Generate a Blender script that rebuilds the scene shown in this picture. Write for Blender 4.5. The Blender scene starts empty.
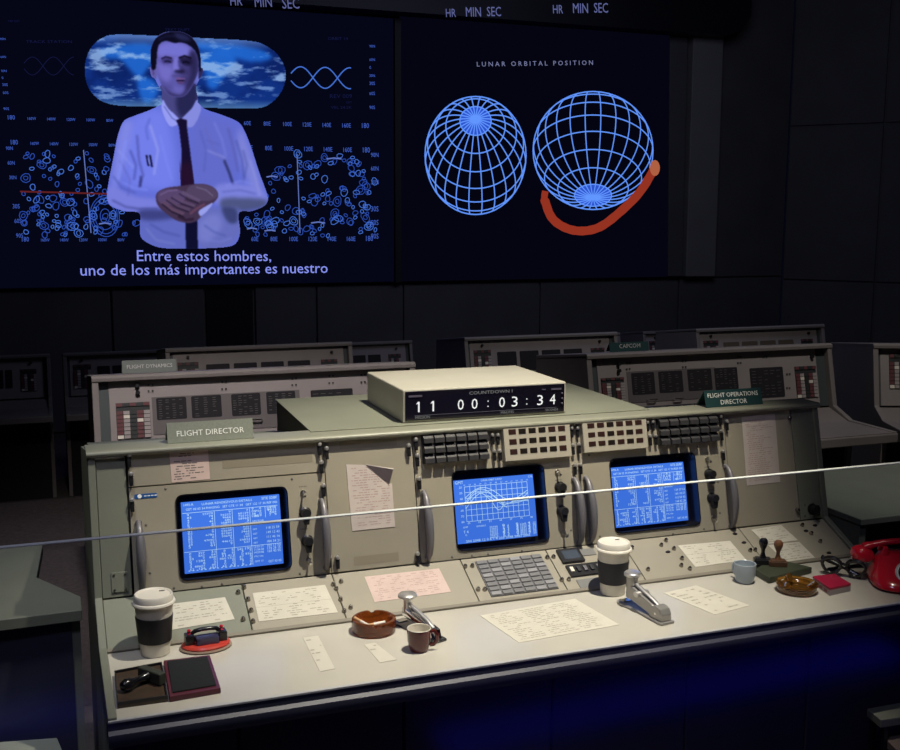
import bpy, bmesh, math, random
import numpy as np
from mathutils import Matrix, Vector
from mathutils.geometry import tessellate_polygon
random.seed(7)
rnd = random.random
C = bpy.context.scene.collection
V = Vector

# ------------------------------------------------------------------ camera
F = 1082.71; CAM = V((-0.0709, -2.0549, 1.7062)); YAW, PITCH, ROLL = .35727, .14554, .0044
cy, sy, cp, sp = math.cos(YAW), math.sin(YAW), math.cos(PITCH), math.sin(PITCH)
fw = V((sy*cp, cy*cp, -sp)); r0 = V((cy, -sy, 0)); u0 = r0.cross(fw)
cr, sr = math.cos(ROLL), math.sin(ROLL)
RT = cr*r0 + sr*u0; UP = -sr*r0 + cr*u0
cam_d = bpy.data.cameras.new('camera'); cam = bpy.data.objects.new('camera', cam_d); C.objects.link(cam)
cam_d.sensor_width = 36; cam_d.sensor_fit = 'HORIZONTAL'; cam_d.lens = F/900*36; cam_d.clip_start = .02; cam_d.clip_end = 100
cam.matrix_world = Matrix(((RT.x, UP.x, -fw.x, CAM.x), (RT.y, UP.y, -fw.y, CAM.y), (RT.z, UP.z, -fw.z, CAM.z), (0, 0, 0, 1)))
bpy.context.scene.camera = cam

class Frame:
    """a plane in the place: origin, x axis, y axis, outward normal"""
    def __init__(s, o, ex, ey):
        s.o = V(o); s.ex = V(ex).normalized(); s.ey = V(ey).normalized(); s.ez = s.ex.cross(s.ey).normalized()
        s.M = Matrix(((s.ex.x, s.ey.x, s.ez.x, s.o.x), (s.ex.y, s.ey.y, s.ez.y, s.o.y), (s.ex.z, s.ey.z, s.ez.z, s.o.z), (0, 0, 0, 1)))
    def px(s, x, y, w=0):
        d = fw + RT*((x-450)/F) + UP*((375-y)/F)
        o = s.o + s.ez*w
        t = (o-CAM).dot(s.ez)/d.dot(s.ez); q = CAM + d*t - s.o
        return (q.dot(s.ex), q.dot(s.ey))
YT, ZT, YF, ZF, YS, ZS = .55664, 1.15142, .47971, .82442, .33689, .755
PAN = Frame((0, YF, ZF), (1, 0, 0), (0, YT-YF, ZT-ZF)); PH = math.hypot(YT-YF, ZT-ZF)
SLP = Frame((0, YS, ZS), (1, 0, 0), (0, YF-YS, ZF-ZS)); SH = math.hypot(YF-YS, ZF-ZS)
DSK = Frame((0, 0, .75), (1, 0, 0), (0, 1, 0))
WALL = Frame((0, 10, 0), (1, 0, 0), (0, 0, 1))
def at(x, y, z=.75):
    f = Frame((0, 0, z), (1, 0, 0), (0, 1, 0)); a = f.px(x, y); return V((a[0], a[1], z))

# ------------------------------------------------------------------ materials
def lin(c):
    return tuple(((v/255)/12.92 if v/255 <= .04045 else (((v/255)+.055)/1.055)**2.4) for v in c)
MATS = {}
def mat(name, col, rough=.5, metal=0, noise=0, nscale=20, bump=0, bscale=200, coat=0, spec=None, trans=0, ior=1.45, stretch=None):
    if name in MATS: return MATS[name]
    m = bpy.data.materials.new(name); m.use_nodes = True; nt = m.node_tree; b = nt.nodes['Principled BSDF']
    b.inputs['Base Color'].default_value = (*col, 1); b.inputs['Roughness'].default_value = rough; b.inputs['Metallic'].default_value = metal
    b.inputs['Coat Weight'].default_value = coat; b.inputs['Transmission Weight'].default_value = trans; b.inputs['IOR'].default_value = ior
    if spec is not None: b.inputs['Specular IOR Level'].default_value = spec
    tc = nt.nodes.new('ShaderNodeTexCoord')
    src = tc.outputs['Object']
    if stretch:
        mp = nt.nodes.new('ShaderNodeMapping'); mp.inputs['Scale'].default_value = stretch; nt.links.new(src, mp.inputs[0]); src = mp.outputs[0]
    if noise:
        n = nt.nodes.new('ShaderNodeTexNoise'); n.inputs['Scale'].default_value = nscale; n.inputs['Detail'].default_value = 5
        nt.links.new(src, n.inputs['Vector'])
        r = nt.nodes.new('ShaderNodeMapRange'); r.inputs['From Min'].default_value = .3; r.inputs['From Max'].default_value = .7
        r.inputs['To Min'].default_value = 1-noise; r.inputs['To Max'].default_value = 1+noise
        nt.links.new(n.outputs[0], r.inputs[0])
        mx = nt.nodes.new('ShaderNodeVectorMath'); mx.operation = 'SCALE'; mx.inputs[0].default_value = col
        nt.links.new(r.outputs[0], mx.inputs['Scale']); nt.links.new(mx.outputs[0], b.inputs['Base Color'])
    if bump:
        n2 = nt.nodes.new('ShaderNodeTexNoise'); n2.inputs['Scale'].default_value = bscale; nt.links.new(src, n2.inputs['Vector'])
        bp = nt.nodes.new('ShaderNodeBump'); bp.inputs['Strength'].default_value = bump; bp.inputs['Distance'].default_value = .002
        nt.links.new(n2.outputs[0], bp.inputs['Height']); nt.links.new(bp.outputs[0], b.inputs['Normal'])
    MATS[name] = m; return m
def emit(name, rgb, s=1.0):
    if name in MATS: return MATS[name]
    m = bpy.data.materials.new(name); m.use_nodes = True; nt = m.node_tree; nt.nodes.clear()
    e = nt.nodes.new('ShaderNodeEmission'); e.inputs[0].default_value = (*lin(rgb), 1); e.inputs[1].default_value = s
    o = nt.nodes.new('ShaderNodeOutputMaterial'); nt.links.new(e.outputs[0], o.inputs[0]); MATS[name] = m; return m
beige = mat('console_beige', (.30, .275, .215), .5, noise=.05, nscale=9, bump=.12, bscale=500)
greenish = mat('console_green', (.195, .205, .160), .5, noise=.05, nscale=9, bump=.12, bscale=500)
capm = mat('console_cap', (.235, .24, .19), .38, noise=.05, nscale=12)
darkin = mat('dark_recess', (.01, .01, .012), .7)
blackp = mat('black_plastic', (.012, .012, .014), .35, noise=.1)
blackg = mat('black_gloss', (.008, .008, .010), .25, coat=.2)
greyblk = mat('charcoal_plastic', (.034, .034, .038), .42)
chrome = mat('chrome', (.75, .75, .76), .12, metal=1)
nickel = mat('nickel', (.45, .43, .40), .3, metal=1)
chrome2 = mat('satin_chrome', (.62, .61, .6), .35, metal=.8)
greyhandle = mat('grey_handle', (.16, .155, .17), .4, metal=.2)
deskm = mat('desk_laminate', (.50, .475, .41), .24, noise=.05, nscale=5, bump=.03, bscale=60)
edgem = mat('desk_edge_metal', (.45, .45, .46), .45, metal=.1)
navy = mat('kick_panel_paint', (.035, .036, .06), .45, noise=.1, nscale=8)
paper = mat('cream_paper', (.565, .535, .45), .8, noise=.04, nscale=30)
pinkp = mat('pink_paper', (.56, .43, .39), .8, noise=.05, nscale=30)
greyp = mat('aged_paper', (.50, .44, .41), .8, noise=.05, nscale=25)
inkm = mat('ink', (.34, .32, .26), .8); inkp = mat('ink_pink', (.40, .29, .27), .8); inkd = mat('ink_dark', (.13, .12, .11), .8)
whitep = mat('white_plastic', (.68, .64, .55), .45, noise=.03)
red = mat('red_plastic', (.55, .012, .03), .18, coat=.5)
teal = mat('sign_teal', (.014, .05, .052), .5); signgrey = mat('sign_grey', (.20, .22, .18), .6, noise=.1, nscale=200)
white = mat('white_letter', (.85, .87, .82), .6)
lensd = mat('lens_dark', (.012, .009, .008), .35); lensr = mat('lens_red', (.030, .013, .012), .35)

# ------------------------------------------------------------------ mesh builder
class MB:
    def __init__(s, M=None): s.v = []; s.f = []; s.m = []; s.mats = []; s.M = M or Matrix.Identity(4); s.cur = 0
    def use(s, m):
        if m not in s.mats: s.mats.append(m)
        s.cur = s.mats.index(m); return s
    def add(s, vs, fs):
        n = len(s.v); s.v += [s.M @ V(p) for p in vs]; s.f += [tuple(n+i for i in f) for f in fs]; s.m += [s.cur]*len(fs); return s
    def bm(s, b):
        b.verts.ensure_lookup_table(); b.verts.index_update()
        s.add([v.co.copy() for v in b.verts], [tuple(v.index for v in f.verts) for f in b.faces]); b.free(); return s
    def box(s, a, b, bev=0, seg=2):
        m = bmesh.new(); bmesh.ops.create_cube(m, size=1)
        for v in m.verts: v.co = V([(a[i]+b[i])/2 + v.co[i]*(b[i]-a[i]) for i in range(3)])
        if bev: bmesh.ops.bevel(m, geom=m.edges[:], offset=bev, segments=seg, affect='EDGES', profile=.5)
        return s.bm(m)
    def prism(s, poly, h0, h1, axis='z', bev=0):
        m = bmesh.new()
        def P(p, h): return {'z': (p[0], p[1], h), 'x': (h, p[0], p[1]), 'y': (p[0], h, p[1])}[axis]
        a = [m.verts.new(P(p, h0)) for p in poly]; b = [m.verts.new(P(p, h1)) for p in poly]; n = len(poly)
        m.faces.new(a[::-1]); m.faces.new(b)
        for i in range(n): m.faces.new((a[i], a[(i+1) % n], b[(i+1) % n], b[i]))
        bmesh.ops.recalc_face_normals(m, faces=m.faces[:])
        if bev: bmesh.ops.bevel(m, geom=m.edges[:], offset=bev, segments=2, affect='EDGES', profile=.5)
        return s.bm(m)
    def lathe(s, prof, c=(0, 0, 0), seg=28, axis='z', sx=1, sy=1):
        vs = []; fs = []; n = len(prof)
        for i in range(seg):
            t = 2*math.pi*i/seg
            for r, h in prof:
                p = (r*math.cos(t)*sx, r*math.sin(t)*sy, h)
                if axis == 'x': p = (p[2], p[0], p[1])
                if axis == 'y': p = (p[1], p[2], p[0])
                vs.append((p[0]+c[0], p[1]+c[1], p[2]+c[2]))
        for i in range(seg):
            j = (i+1) % seg
            for k in range(n-1): fs.append((i*n+k, j*n+k, j*n+k+1, i*n+k+1))
        m = bmesh.new(); vv = [m.verts.new(p) for p in vs]
        for f in fs:
            m.faces.new([vv[i] for i in f])
        bmesh.ops.remove_doubles(m, verts=m.verts[:], dist=1e-6)
        bmesh.ops.dissolve_degenerate(m, edges=m.edges[:], dist=1e-7)
        bmesh.ops.recalc_face_normals(m, faces=m.faces[:])
        return s.bm(m)
    def cyl(s, c, r, h, seg=20, axis='z', b=0):
        b = b or min(r, h)*.12
        return s.lathe([(0, 0), (r-b, 0), (r, b), (r, h-b), (r-b, h), (0, h)], c, seg, axis)
    def tube(s, pts, r, seg=8, closed=False, flat=1):
        pts = [V(p) for p in pts]; n = len(pts); vs = []; fs = []
        rr = r if isinstance(r, (list, tuple)) else [r]*n; pu = None
        for i, p in enumerate(pts):
            d = (pts[(i+1) % n]-pts[i-1]) if closed else (pts[min(i+1, n-1)]-pts[max(i-1, 0)])
            d.normalize()
            if pu is None: pu = d.orthogonal().normalized() if abs(d.z) > .9 else d.cross(V((0, 0, 1))).normalized()
            a = (pu-d*pu.dot(d)).normalized(); pu = a; b = d.cross(a)
            for k in range(seg):
                t = 2*math.pi*k/seg; vs.append(p+(a*math.cos(t)+b*math.sin(t)*flat)*rr[i])
        for i in range(n if closed else n-1):
            for k in range(seg):
                j = (i+1) % n; k2 = (k+1) % seg; fs.append((i*seg+k, j*seg+k, j*seg+k2, i*seg+k2))
        if not closed: fs.append(tuple(range(seg))); fs.append(tuple((n-1)*seg+k for k in range(seg))[::-1])
        return s.add(vs, fs)
    def ribbon(s, pts, w, z=0, closed=False):
        """a flat drawn line in the frame's own plane"""
        n = len(pts); vs = []; fs = []
        for i in range(n):
            a = pts[(i-1) % n] if closed else pts[max(i-1, 0)]; b = pts[(i+1) % n] if closed else pts[min(i+1, n-1)]
            dx, dy = b[0]-a[0], b[1]-a[1]; l = math.hypot(dx, dy) or 1; nx, ny = -dy/l*w/2, dx/l*w/2
            vs += [(pts[i][0]-nx, pts[i][1]-ny, z), (pts[i][0]+nx, pts[i][1]+ny, z)]
        for i in range(n if closed else n-1):
            j = (i+1) % n; fs.append((2*i, 2*j, 2*j+1, 2*i+1))
        return s.add(vs, fs)
    def quad(s, p, z=0): return s.add([(*q, z) for q in p], [(0, 1, 2, 3)])
    def rect(s, x0, y0, x1, y1, z=0): return s.quad([(x0, y0), (x1, y0), (x1, y1), (x0, y1)], z)
    def ringplate(s, outer, hole, z0, z1):
        tri = tessellate_polygon([[V((*p, 0)) for p in outer], [V((*p, 0)) for p in hole]])
        allp = list(outer)+list(hole); n = len(allp)
        m = bmesh.new(); a = [m.verts.new((*p, z0)) for p in allp]; b = [m.verts.new((*p, z1)) for p in allp]
        for t in tri:
            m.faces.new([b[i] for i in t]); m.faces.new([a[i] for i in t][::-1])
        for lo, ln in ((0, len(outer)), (len(outer), len(hole))):
            for i in range(ln):
                j = lo+(i+1) % ln; i2 = lo+i; m.faces.new((a[i2], a[j], b[j], b[i2]))
        bmesh.ops.recalc_face_normals(m, faces=m.faces[:]); return s.bm(m)
    def text(s, t, p0, p1, z=0, hs=1.0, thick=0):
        """lettering on the frame's plane, baseline from p0 to p1"""
        vs, fs, w = glyphs(t); d = V((p1[0]-p0[0], p1[1]-p0[1])); k = d.length/w; d.normalize(); nrm = V((-d.y, d.x))
        out = []
        for x, y in vs:
            q = V(p0)+d*(x*k)+nrm*(y*k*hs); out.append((q.x, q.y, z))
        s.add(out, fs); return s
    def build(s, name, m=None, parent=None, smooth=False, origin=None):
        me = bpy.data.meshes.new(name)
        o = bpy.data.objects.new(name, me); C.objects.link(o)
        if parent is not None:
            o.parent = parent; W = WM[parent].inverted()
            WM[o] = WM[parent].copy()
        else:
            if origin is None:
                xs = [v.x for v in s.v]; ys = [v.y for v in s.v]; zs = [v.z for v in s.v]
                origin = ((min(xs)+max(xs))/2, (min(ys)+max(ys))/2, min(zs))
            o.location = origin; WM[o] = Matrix.Translation(origin); W = WM[o].inverted()
        me.from_pydata([W @ v for v in s.v], [], s.f)
        ms = s.mats if s.mats else [m]
        for q in ms: me.materials.append(q)
        if s.mats: me.polygons.foreach_set('material_index', s.m)
        if smooth:
            me.polygons.foreach_set('use_smooth', [True]*len(me.polygons))
            try: me.set_sharp_from_angle(angle=math.radians(38))
            except Exception: pass
        me.update(); return o
WM = {}
GC = {}
def glyphs(t):
    if t in GC: return GC[t]
    cu = bpy.data.curves.new('t', 'FONT'); cu.body = t; cu.size = 1; cu.resolution_u = 2; cu.space_line = 1.1
    o = bpy.data.objects.new('t', cu); C.objects.link(o); bpy.context.view_layer.update()
    me = bpy.data.meshes.new_from_object(o.evaluated_get(bpy.context.evaluated_depsgraph_get()))
    vs = [(v.co.x, v.co.y) for v in me.vertices]; fs = [tuple(p.vertices) for p in me.polygons]
    bpy.data.objects.remove(o); bpy.data.curves.remove(cu); bpy.data.meshes.remove(me)
    mn = min(v[0] for v in vs); mxx = max(v[0] for v in vs); vs = [(a-mn, b) for a, b in vs]
    GC[t] = (vs, fs, mxx-mn); return GC[t]
def tag(o, label=None, cat=None, group=None, kind=None):
    for k, v in (('label', label), ('category', cat), ('group', group), ('kind', kind)):
        if v: o[k] = v
    return o
def thing(name, label, cat, loc=(0, 0, 0), rz=0, group=None):
    o = bpy.data.objects.new(name, None); C.objects.link(o); o.location = loc; o.rotation_euler = (0, 0, rz)
    o.empty_display_size = .05
    WM[o] = Matrix.Translation(loc) @ Matrix.Rotation(rz, 4, 'Z'); return tag(o, label, cat, group)
def T(p, rz=0): return Matrix.Translation(p) @ Matrix.Rotation(rz, 4, 'Z')
def rrect(c, r, n=5):
    """rounded quad from corners TL TR BR BL (frame coords)"""
    out = []
    for i in range(4):
        p = V(c[i]); a = (V(c[i-1])-p).normalized(); b = (V(c[(i+1) % 4])-p).normalized()
        for k in range(n+1):
            t = k/n; q0 = p+a*r; q1 = p+b*r
            out.append(tuple((1-t)**2*q0+2*t*(1-t)*p+t*t*q1))
    return out
def rq(fr, pts, w=0):
    """a true rectangle on a frame fitted to four photographed corners TL TR BR BL"""
    q = [fr.px(*p, w) for p in pts]
    x0 = (q[0][0]+q[3][0])/2; x1 = (q[1][0]+q[2][0])/2; y1 = (q[0][1]+q[1][1])/2; y0 = (q[2][1]+q[3][1])/2
    return x0, y0, x1, y1
def structure(mb, name, m, smooth=False, origin=None):
    return tag(mb.build(name, m, smooth=smooth, origin=origin), kind='structure')

# ------------------------------------------------------------------ the room
carpet = mat('floor_carpet', (.085, .07, .068), .9, noise=.25, nscale=40, bump=.3, bscale=300)
wallm = mat('wall_panel', (.12, .115, .11), .75, noise=.1, nscale=2)
pillm = mat('wall_pilaster', (.26, .25, .22), .7, noise=.08, nscale=2)
fl = MB()
prof = [(-4, 0), (1.75, 0), (1.75, -.18), (4.3, -.18), (4.3, -.36), (6.2, -.36), (6.2, -.6), (10.2, -.6), (10.2, -.9), (-4, -.9)]
fl.prism(prof, -5, 11, 'x'); structure(fl, 'floor', carpet, origin=(0, 0, 0))
c_ = MB(); c_.box((-5, -4, 5.2), (11, 10.3, 5.3)); structure(c_, 'ceiling', mat('ceiling_paint', (.03, .03, .033), .9))
# front wall: panels with seams as real grooves
def panelled(name, fr, xs, zs, m, skip=()):
    b = MB(fr.M)
    for i in range(len(xs)-1):
        for j in range(len(zs)-1):
            if (i, j) in skip: continue
            b.box((xs[i]+.012, zs[j]+.012, -.05), (xs[i+1]-.012, zs[j+1]-.012, 0), .006, 1)
    b.box((xs[0], zs[0], -.12), (xs[-1], zs[-1], -.03))
    return structure(b, name, m)
Wx = lambda x, y=280: WALL.px(x, y)[0]
Wz = lambda x, y: WALL.px(x, y)[1]
zb = Wz(400, 281)           # underside of the screens
panelled('wall_front', WALL, [-5, -2.2, Wx(110), Wx(204), Wx(254), Wx(316), Wx(403), Wx(540), Wx(679), Wx(782)], [-.6, zb-.03, 5.2], wallm, skip=((3, 0),))
SIDE = Frame((Wx(782), 10, 0), (.62, -.78, 0), (0, 0, 1))
sx = [0]+[SIDE.px(x, 200)[0] for x in (880,)]+[5.2, 8]
panelled('wall_right', SIDE, sx, [-.6, SIDE.px(820, 281)[1], SIDE.px(840, 125)[1], 5.2], wallm)
b = MB(); b.box((-5.1, -4, -.9), (-5, 10.2, 5.2)); structure(b, 'wall_left', wallm)
b = MB(); b.box((-5, -4.1, -.9), (11, -4, 5.2)); structure(b, 'wall_back', wallm)
b = MB(WALL.M); b.prism([WALL.px(*q) for q in ((666, 22), (684, 22), (678, 276), (664, 276))], 0, .10, bev=.01); structure(b, 'trim_1', wallm)
b = MB(WALL.M); b.prism([WALL.px(*q) for q in ((688, 22), (718, 22), (709, 276), (680, 276))], 0, .14, bev=.01); structure(b, 'trim_2', pillm)
# near-black panel in place of the dark doorway gap under the left screen
b = MB(WALL.M); x0, x1 = Wx(205), Wx(253)
b.box((x0+.005, -.6, -.029), (x1-.005, zb-.035, -.012), .003)
structure(b, 'door_1', darkin)

# ------------------------------------------------------------------ the projection screens
def wpt(x, y): return WALL.px(x, y)
PXM = 1/110.0     # metres on the wall per photograph pixel, for line widths
E_bg = emit('screen_glow_black', (5, 6, 22)); E_bg2 = emit('screen_glow_black_right', (4, 5, 16))
E_lab = emit('label_blue', (62, 92, 190)); E_dim = emit('label_dim', (40, 46, 110)); E_faint = emit('label_faint', (20, 24, 62)); E_ring = emit('ring_blue', (44, 78, 178)); E_ring2 = emit('ring_bright', (70, 115, 215))
E_line = emit('line_pale', (98, 118, 190)); E_red = emit('line_red', (96, 32, 34)); E_text = emit('subtitle', (138, 150, 248))
E_globe = emit('globe_line', (98, 150, 255)); E_pole = emit('globe_pole', (44, 84, 205)); E_arc = emit('orbit_red', (148, 50, 34)); E_arc2 = emit('orbit_red_light', (176, 96, 66))
framem = mat('screen_frame', (.02, .02, .022), .6)

LS = thing('projection_screen', 'large wall video screen showing a presenter in white shirt before Earth map and subtitles', 'screen', (Wx(200), 9.9, zb))
b = MB(WALL.M); b.box((Wx(-40), zb, .004), (Wx(392), Wz(395, 20), .08)); b.build('screen_panel', E_bg, LS)
b = MB(WALL.M); b.box((Wx(393), zb-.01, .004), (Wx(399), Wz(395, 20), .10)); b.build('screen_frame', framem, LS)
RS = thing('projection_screen', 'dark wall video screen showing two blue wireframe globes and a red orbit arc', 'screen', (Wx(530), 9.9, zb))
b = MB(WALL.M); b.box((Wx(400), zb, .004), (Wx(664), Wz(530, 22), .08)); b.build('screen_panel', E_bg2, RS)
FZ = .085
def wp(x, y): return WALL.px(x, y, FZ)

# presenter image, painted in colour over a fine grid (it is a picture on a screen)
def crs(pts, n=8):
    out = []; N = len(pts)
    for i in range(N):
        p0, p1, p2, p3 = [np.array(pts[(i+k-1) % N], float) for k in range(4)]
        for k in range(n):
            t = k/n; out.append(.5*((2*p1)+(-p0+p2)*t+(2*p0-5*p1+4*p2-p3)*t*t+(-p0+3*p1-3*p2+p3)*t**3))
    return np.array(out)
class Paint:
    def __init__(s, x0, y0, x1, y1, k):
        s.x0, s.y0, s.k = x0, y0, k; s.w = int((x1-x0)*k); s.h = int((y1-y0)*k)
        s.X, s.Y = np.meshgrid(x0+(np.arange(s.w)+.5)/k, y0+(np.arange(s.h)+.5)/k)
        s.rgb = np.zeros((s.h, s.w, 3)); s.a = np.zeros((s.h, s.w))
    def mask(s, poly, smooth=True):
        p = crs(poly) if smooth else np.array(poly, float); m = np.zeros(s.X.shape, bool); n = len(p); j = n-1
        for i in range(n):
            xi, yi = p[i]; xj, yj = p[j]
            if yi != yj:
                c = ((yi > s.Y) != (yj > s.Y)) & (s.X < (xj-xi)*(s.Y-yi)/(yj-yi)+xi); m ^= c
            j = i
        return m.astype(float)
    def blur(s, m, r):
        r = int(round(r*s.k))
        if r < 1: return m
        for _ in range(2):
            for ax in (0, 1):
                pad = [(0, 0), (0, 0)]; pad[ax] = (r+1, r); c = np.cumsum(np.pad(m, pad, mode='edge'), axis=ax)
                n = m.shape[ax]; m = (np.take(c, range(2*r+1, 2*r+1+n), axis=ax)-np.take(c, range(0, n), axis=ax))/(2*r+1)
        return m
    def poly(s, pts, col, blur=0, al=1, clip=None, smooth=True):
        m = s.blur(s.mask(pts, smooth), blur)*al
        if clip is not None: m = m*clip
        s.rgb = s.rgb*(1-m[..., None])+np.array(col, float)*m[..., None]; return m
    def line(s, pts, w, col, blur=.5, al=1, clip=None):
        pts = np.array(pts, float); L = []; R = []
        for i in range(len(pts)):
            d = pts[min(i+1, len(pts)-1)]-pts[max(i-1, 0)]; d = d/(np.linalg.norm(d)+1e-9); nn = np.array([-d[1], d[0]])*w/2
            L.append(pts[i]+nn); R.append(pts[i]-nn)
        s.poly(L+R[::-1], col, blur, al, clip, False)
    def build(s, name, parent, thresh=.5):
        K = s.a > thresh; ids = -np.ones((s.h+1, s.w+1), int); ys, xs = np.nonzero(K)
        for dy in (0, 1):
            for dx in (0, 1): ids[ys+dy, xs+dx] = 0
        vy, vx = np.nonzero(ids == 0); ids[vy, vx] = np.arange(len(vy))
        b = MB(WALL.M); vs = [(*wp(s.x0+x/s.k, s.y0+y/s.k), FZ) for y, x in zip(vy, vx)]
        fs = [(int(ids[y+1, x]), int(ids[y+1, x+1]), int(ids[y, x+1]), int(ids[y, x])) for y, x in zip(ys, xs)]
        b.add(vs, fs); o = b.build(name, paintm, parent); me = o.data
        l = s.rgb/255; l = np.where(l <= .04045, l/12.92, ((l+.055)/1.055)**2.4)
        at_ = me.color_attributes.new('picture', 'FLOAT_COLOR', 'CORNER')
        col = np.ones((len(fs), 4, 4)); col[:, :, :3] = l[ys, xs][:, None, :]
        at_.data.foreach_set('color', col.ravel()); return o
paintm = bpy.data.materials.new('video_picture'); paintm.use_nodes = True
nt = paintm.node_tree; nt.nodes.clear(); e = nt.nodes.new('ShaderNodeEmission'); a = nt.nodes.new('ShaderNodeVertexColor'); a.layer_name = 'picture'
o = nt.nodes.new('ShaderNodeOutputMaterial'); nt.links.new(a.outputs[0], e.inputs[0]); nt.links.new(e.outputs[0], o.inputs[0])

# Earth map oval
P = Paint(83, 33, 288, 110, 1.5)
tl, tr, br, bl = (110, 34), (262, 42), (262, 108), (110, 104)
oval = [(118, 34.5), (150, 35.5), (200, 38), (250, 41), (268, 47), (280, 58), (286, 74), (281, 92), (268, 105), (250, 108.5), (200, 107.5), (150, 106.5), (115, 105), (97, 98), (87, 84), (85, 65), (91, 48), (103, 37.5)]
P.a = P.mask(oval)
P.rgb[:] = (16, 48, 128)
def fbm(X, Y, seed, sc, octv=5):
    rs = np.random.RandomState(seed); out = np.zeros(X.shape); amp = 1
    for o_ in range(octv):
        g = rs.rand(64, 64); x = X/sc; y = Y/sc; xi = np.floor(x).astype(int); yi = np.floor(y).astype(int); fx = x-xi; fy = y-yi
        fx = fx*fx*(3-2*fx); fy = fy*fy*(3-2*fy); gg = lambda i, j: g[j % 64, i % 64]
        out += amp*((gg(xi, yi)*(1-fx)+gg(xi+1, yi)*fx)*(1-fy)+(gg(xi, yi+1)*(1-fx)+gg(xi+1, yi+1)*fx)*fy); amp *= .55; sc /= 2.03
    return out/2.1
n1 = fbm(P.X, P.Y, 3, 34); P.rgb = P.rgb*(1-np.clip((n1-.45)*3, 0, .6)[..., None])+np.array((10, 26, 84))*np.clip((n1-.45)*3, 0, .6)[..., None]
cont = [[(100, 50), (125, 44), (150, 44), (163, 55), (150, 66), (140, 78), (132, 72), (120, 60), (106, 58)], [(138, 78), (152, 80), (158, 92), (148, 104), (140, 96)],
        [(196, 56), (215, 50), (232, 54), (236, 62), (226, 74), (216, 88), (208, 86), (204, 70), (194, 66)], [(198, 42), (235, 45), (262, 50), (272, 58), (254, 62), (236, 58), (214, 52), (200, 50)]]
for c in cont: P.poly(c, (34, 108, 214), 2, .85)
cl = fbm(P.X*.6, P.Y*1.5, 11, 17, 6); k = np.clip((cl-.56)*6, 0, 1)*.8; P.rgb = P.rgb*(1-k[..., None])+np.array((150, 185, 232))*k[..., None]
cl = fbm(P.X*.5, P.Y*2.1, 17, 11, 5); k = np.clip((cl-.60)*7, 0, 1)*.7*(P.Y > 66); P.rgb = P.rgb*(1-k[..., None])+np.array((130, 165, 220))*k[..., None]
k = np.clip((48-P.Y+(P.X-180)*.03)/10, 0, 1)*.6; P.rgb = P.rgb*(1-k[..., None])+np.array((120, 160, 225))*k[..., None]
k = np.clip((P.Y-98-(P.X-180)*.02)/8, 0, 1)*.5; P.rgb = P.rgb*(1-k[..., None])+np.array((120, 170, 205))*k[..., None]
FZ = .086; P.build('earth_map_image', LS)

# presenter
FZ = .092
P = Paint(104, 28, 272, 250, 2)
sil_body = [(164, 103), (150, 110), (134, 116), (124, 121), (118, 135), (113, 160), (109, 180), (107, 197), (111, 206), (124, 211), (139, 213), (140, 225), (141, 237), (150, 244), (163, 248), (186, 248.5), (199, 248.5), (226, 247), (236, 243), (240, 232), (239, 213), (252, 211), (264, 206), (268, 199), (265, 188), (259, 172), (252, 150), (245, 132), (238, 122), (222, 115), (205, 109), (197, 102), (189, 99), (172, 99)]
head = [(155, 45), (152, 55), (153, 64), (150, 68), (151.5, 76), (155, 79), (158, 85), (162, 92), (163, 104), (180, 122), (197, 104), (196, 88), (199, 80), (202, 75), (203, 69), (200, 66), (200, 55), (196, 44), (189, 36), (178, 32), (166, 32), (157, 37)]
body = P.mask(sil_body); hd = P.mask(head); P.a = np.clip(body+hd, 0, 1)
P.rgb[:] = (104, 112, 205)
S = (116, 128, 236)
P.poly(sil_body, (96, 108, 212), 0, 1)
P.poly([(128, 122), (160, 108), (172, 130), (176, 185), (150, 190), (124, 180)], S, 5, .9, body)
P.poly([(192, 118), (215, 118), (236, 126), (240, 160), (228, 185), (196, 186)], (98, 106, 198), 5, .8, body)
P.poly([(120, 128), (132, 122), (128, 150), (118, 185), (111, 188)], (128, 136, 228), 3, .9, body)
P.poly([(240, 128), (250, 150), (262, 190), (250, 186), (238, 150)], (130, 136, 216), 3, .8, body)
P.poly([(110, 186), (135, 196), (160, 200), (160, 211), (130, 212), (108, 204)], (122, 128, 220), 2, .9, body)
P.poly([(216, 186), (240, 184), (262, 190), (266, 202), (240, 208), (216, 204)], (128, 134, 220), 2, .8, body)
P.poly([(222, 199), (245, 198), (266, 200), (262, 208), (236, 212), (222, 210)], (66, 74, 110), 2, .8, body)
P.poly([(140, 212), (160, 212), (184, 222), (186, 248), (160, 248), (142, 238)], (94, 104, 186), 2, .8, body)
P.poly([(140, 210), (168, 210), (180, 216), (160, 220), (141, 219)], (52, 56, 116), 2, .8, body)
P.poly([(200, 210), (220, 208), (240, 210), (240, 232), (228, 246), (200, 247)], (100, 108, 184), 2, .9, body)
P.poly([(222, 208), (236, 209), (237, 222), (228, 222)], (48, 56, 100), 1.5, .8, body)
P.poly([(200, 222), (216, 214), (222, 226), (210, 240), (200, 240)], (122, 130, 208), 2.5, .7, body)
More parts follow.
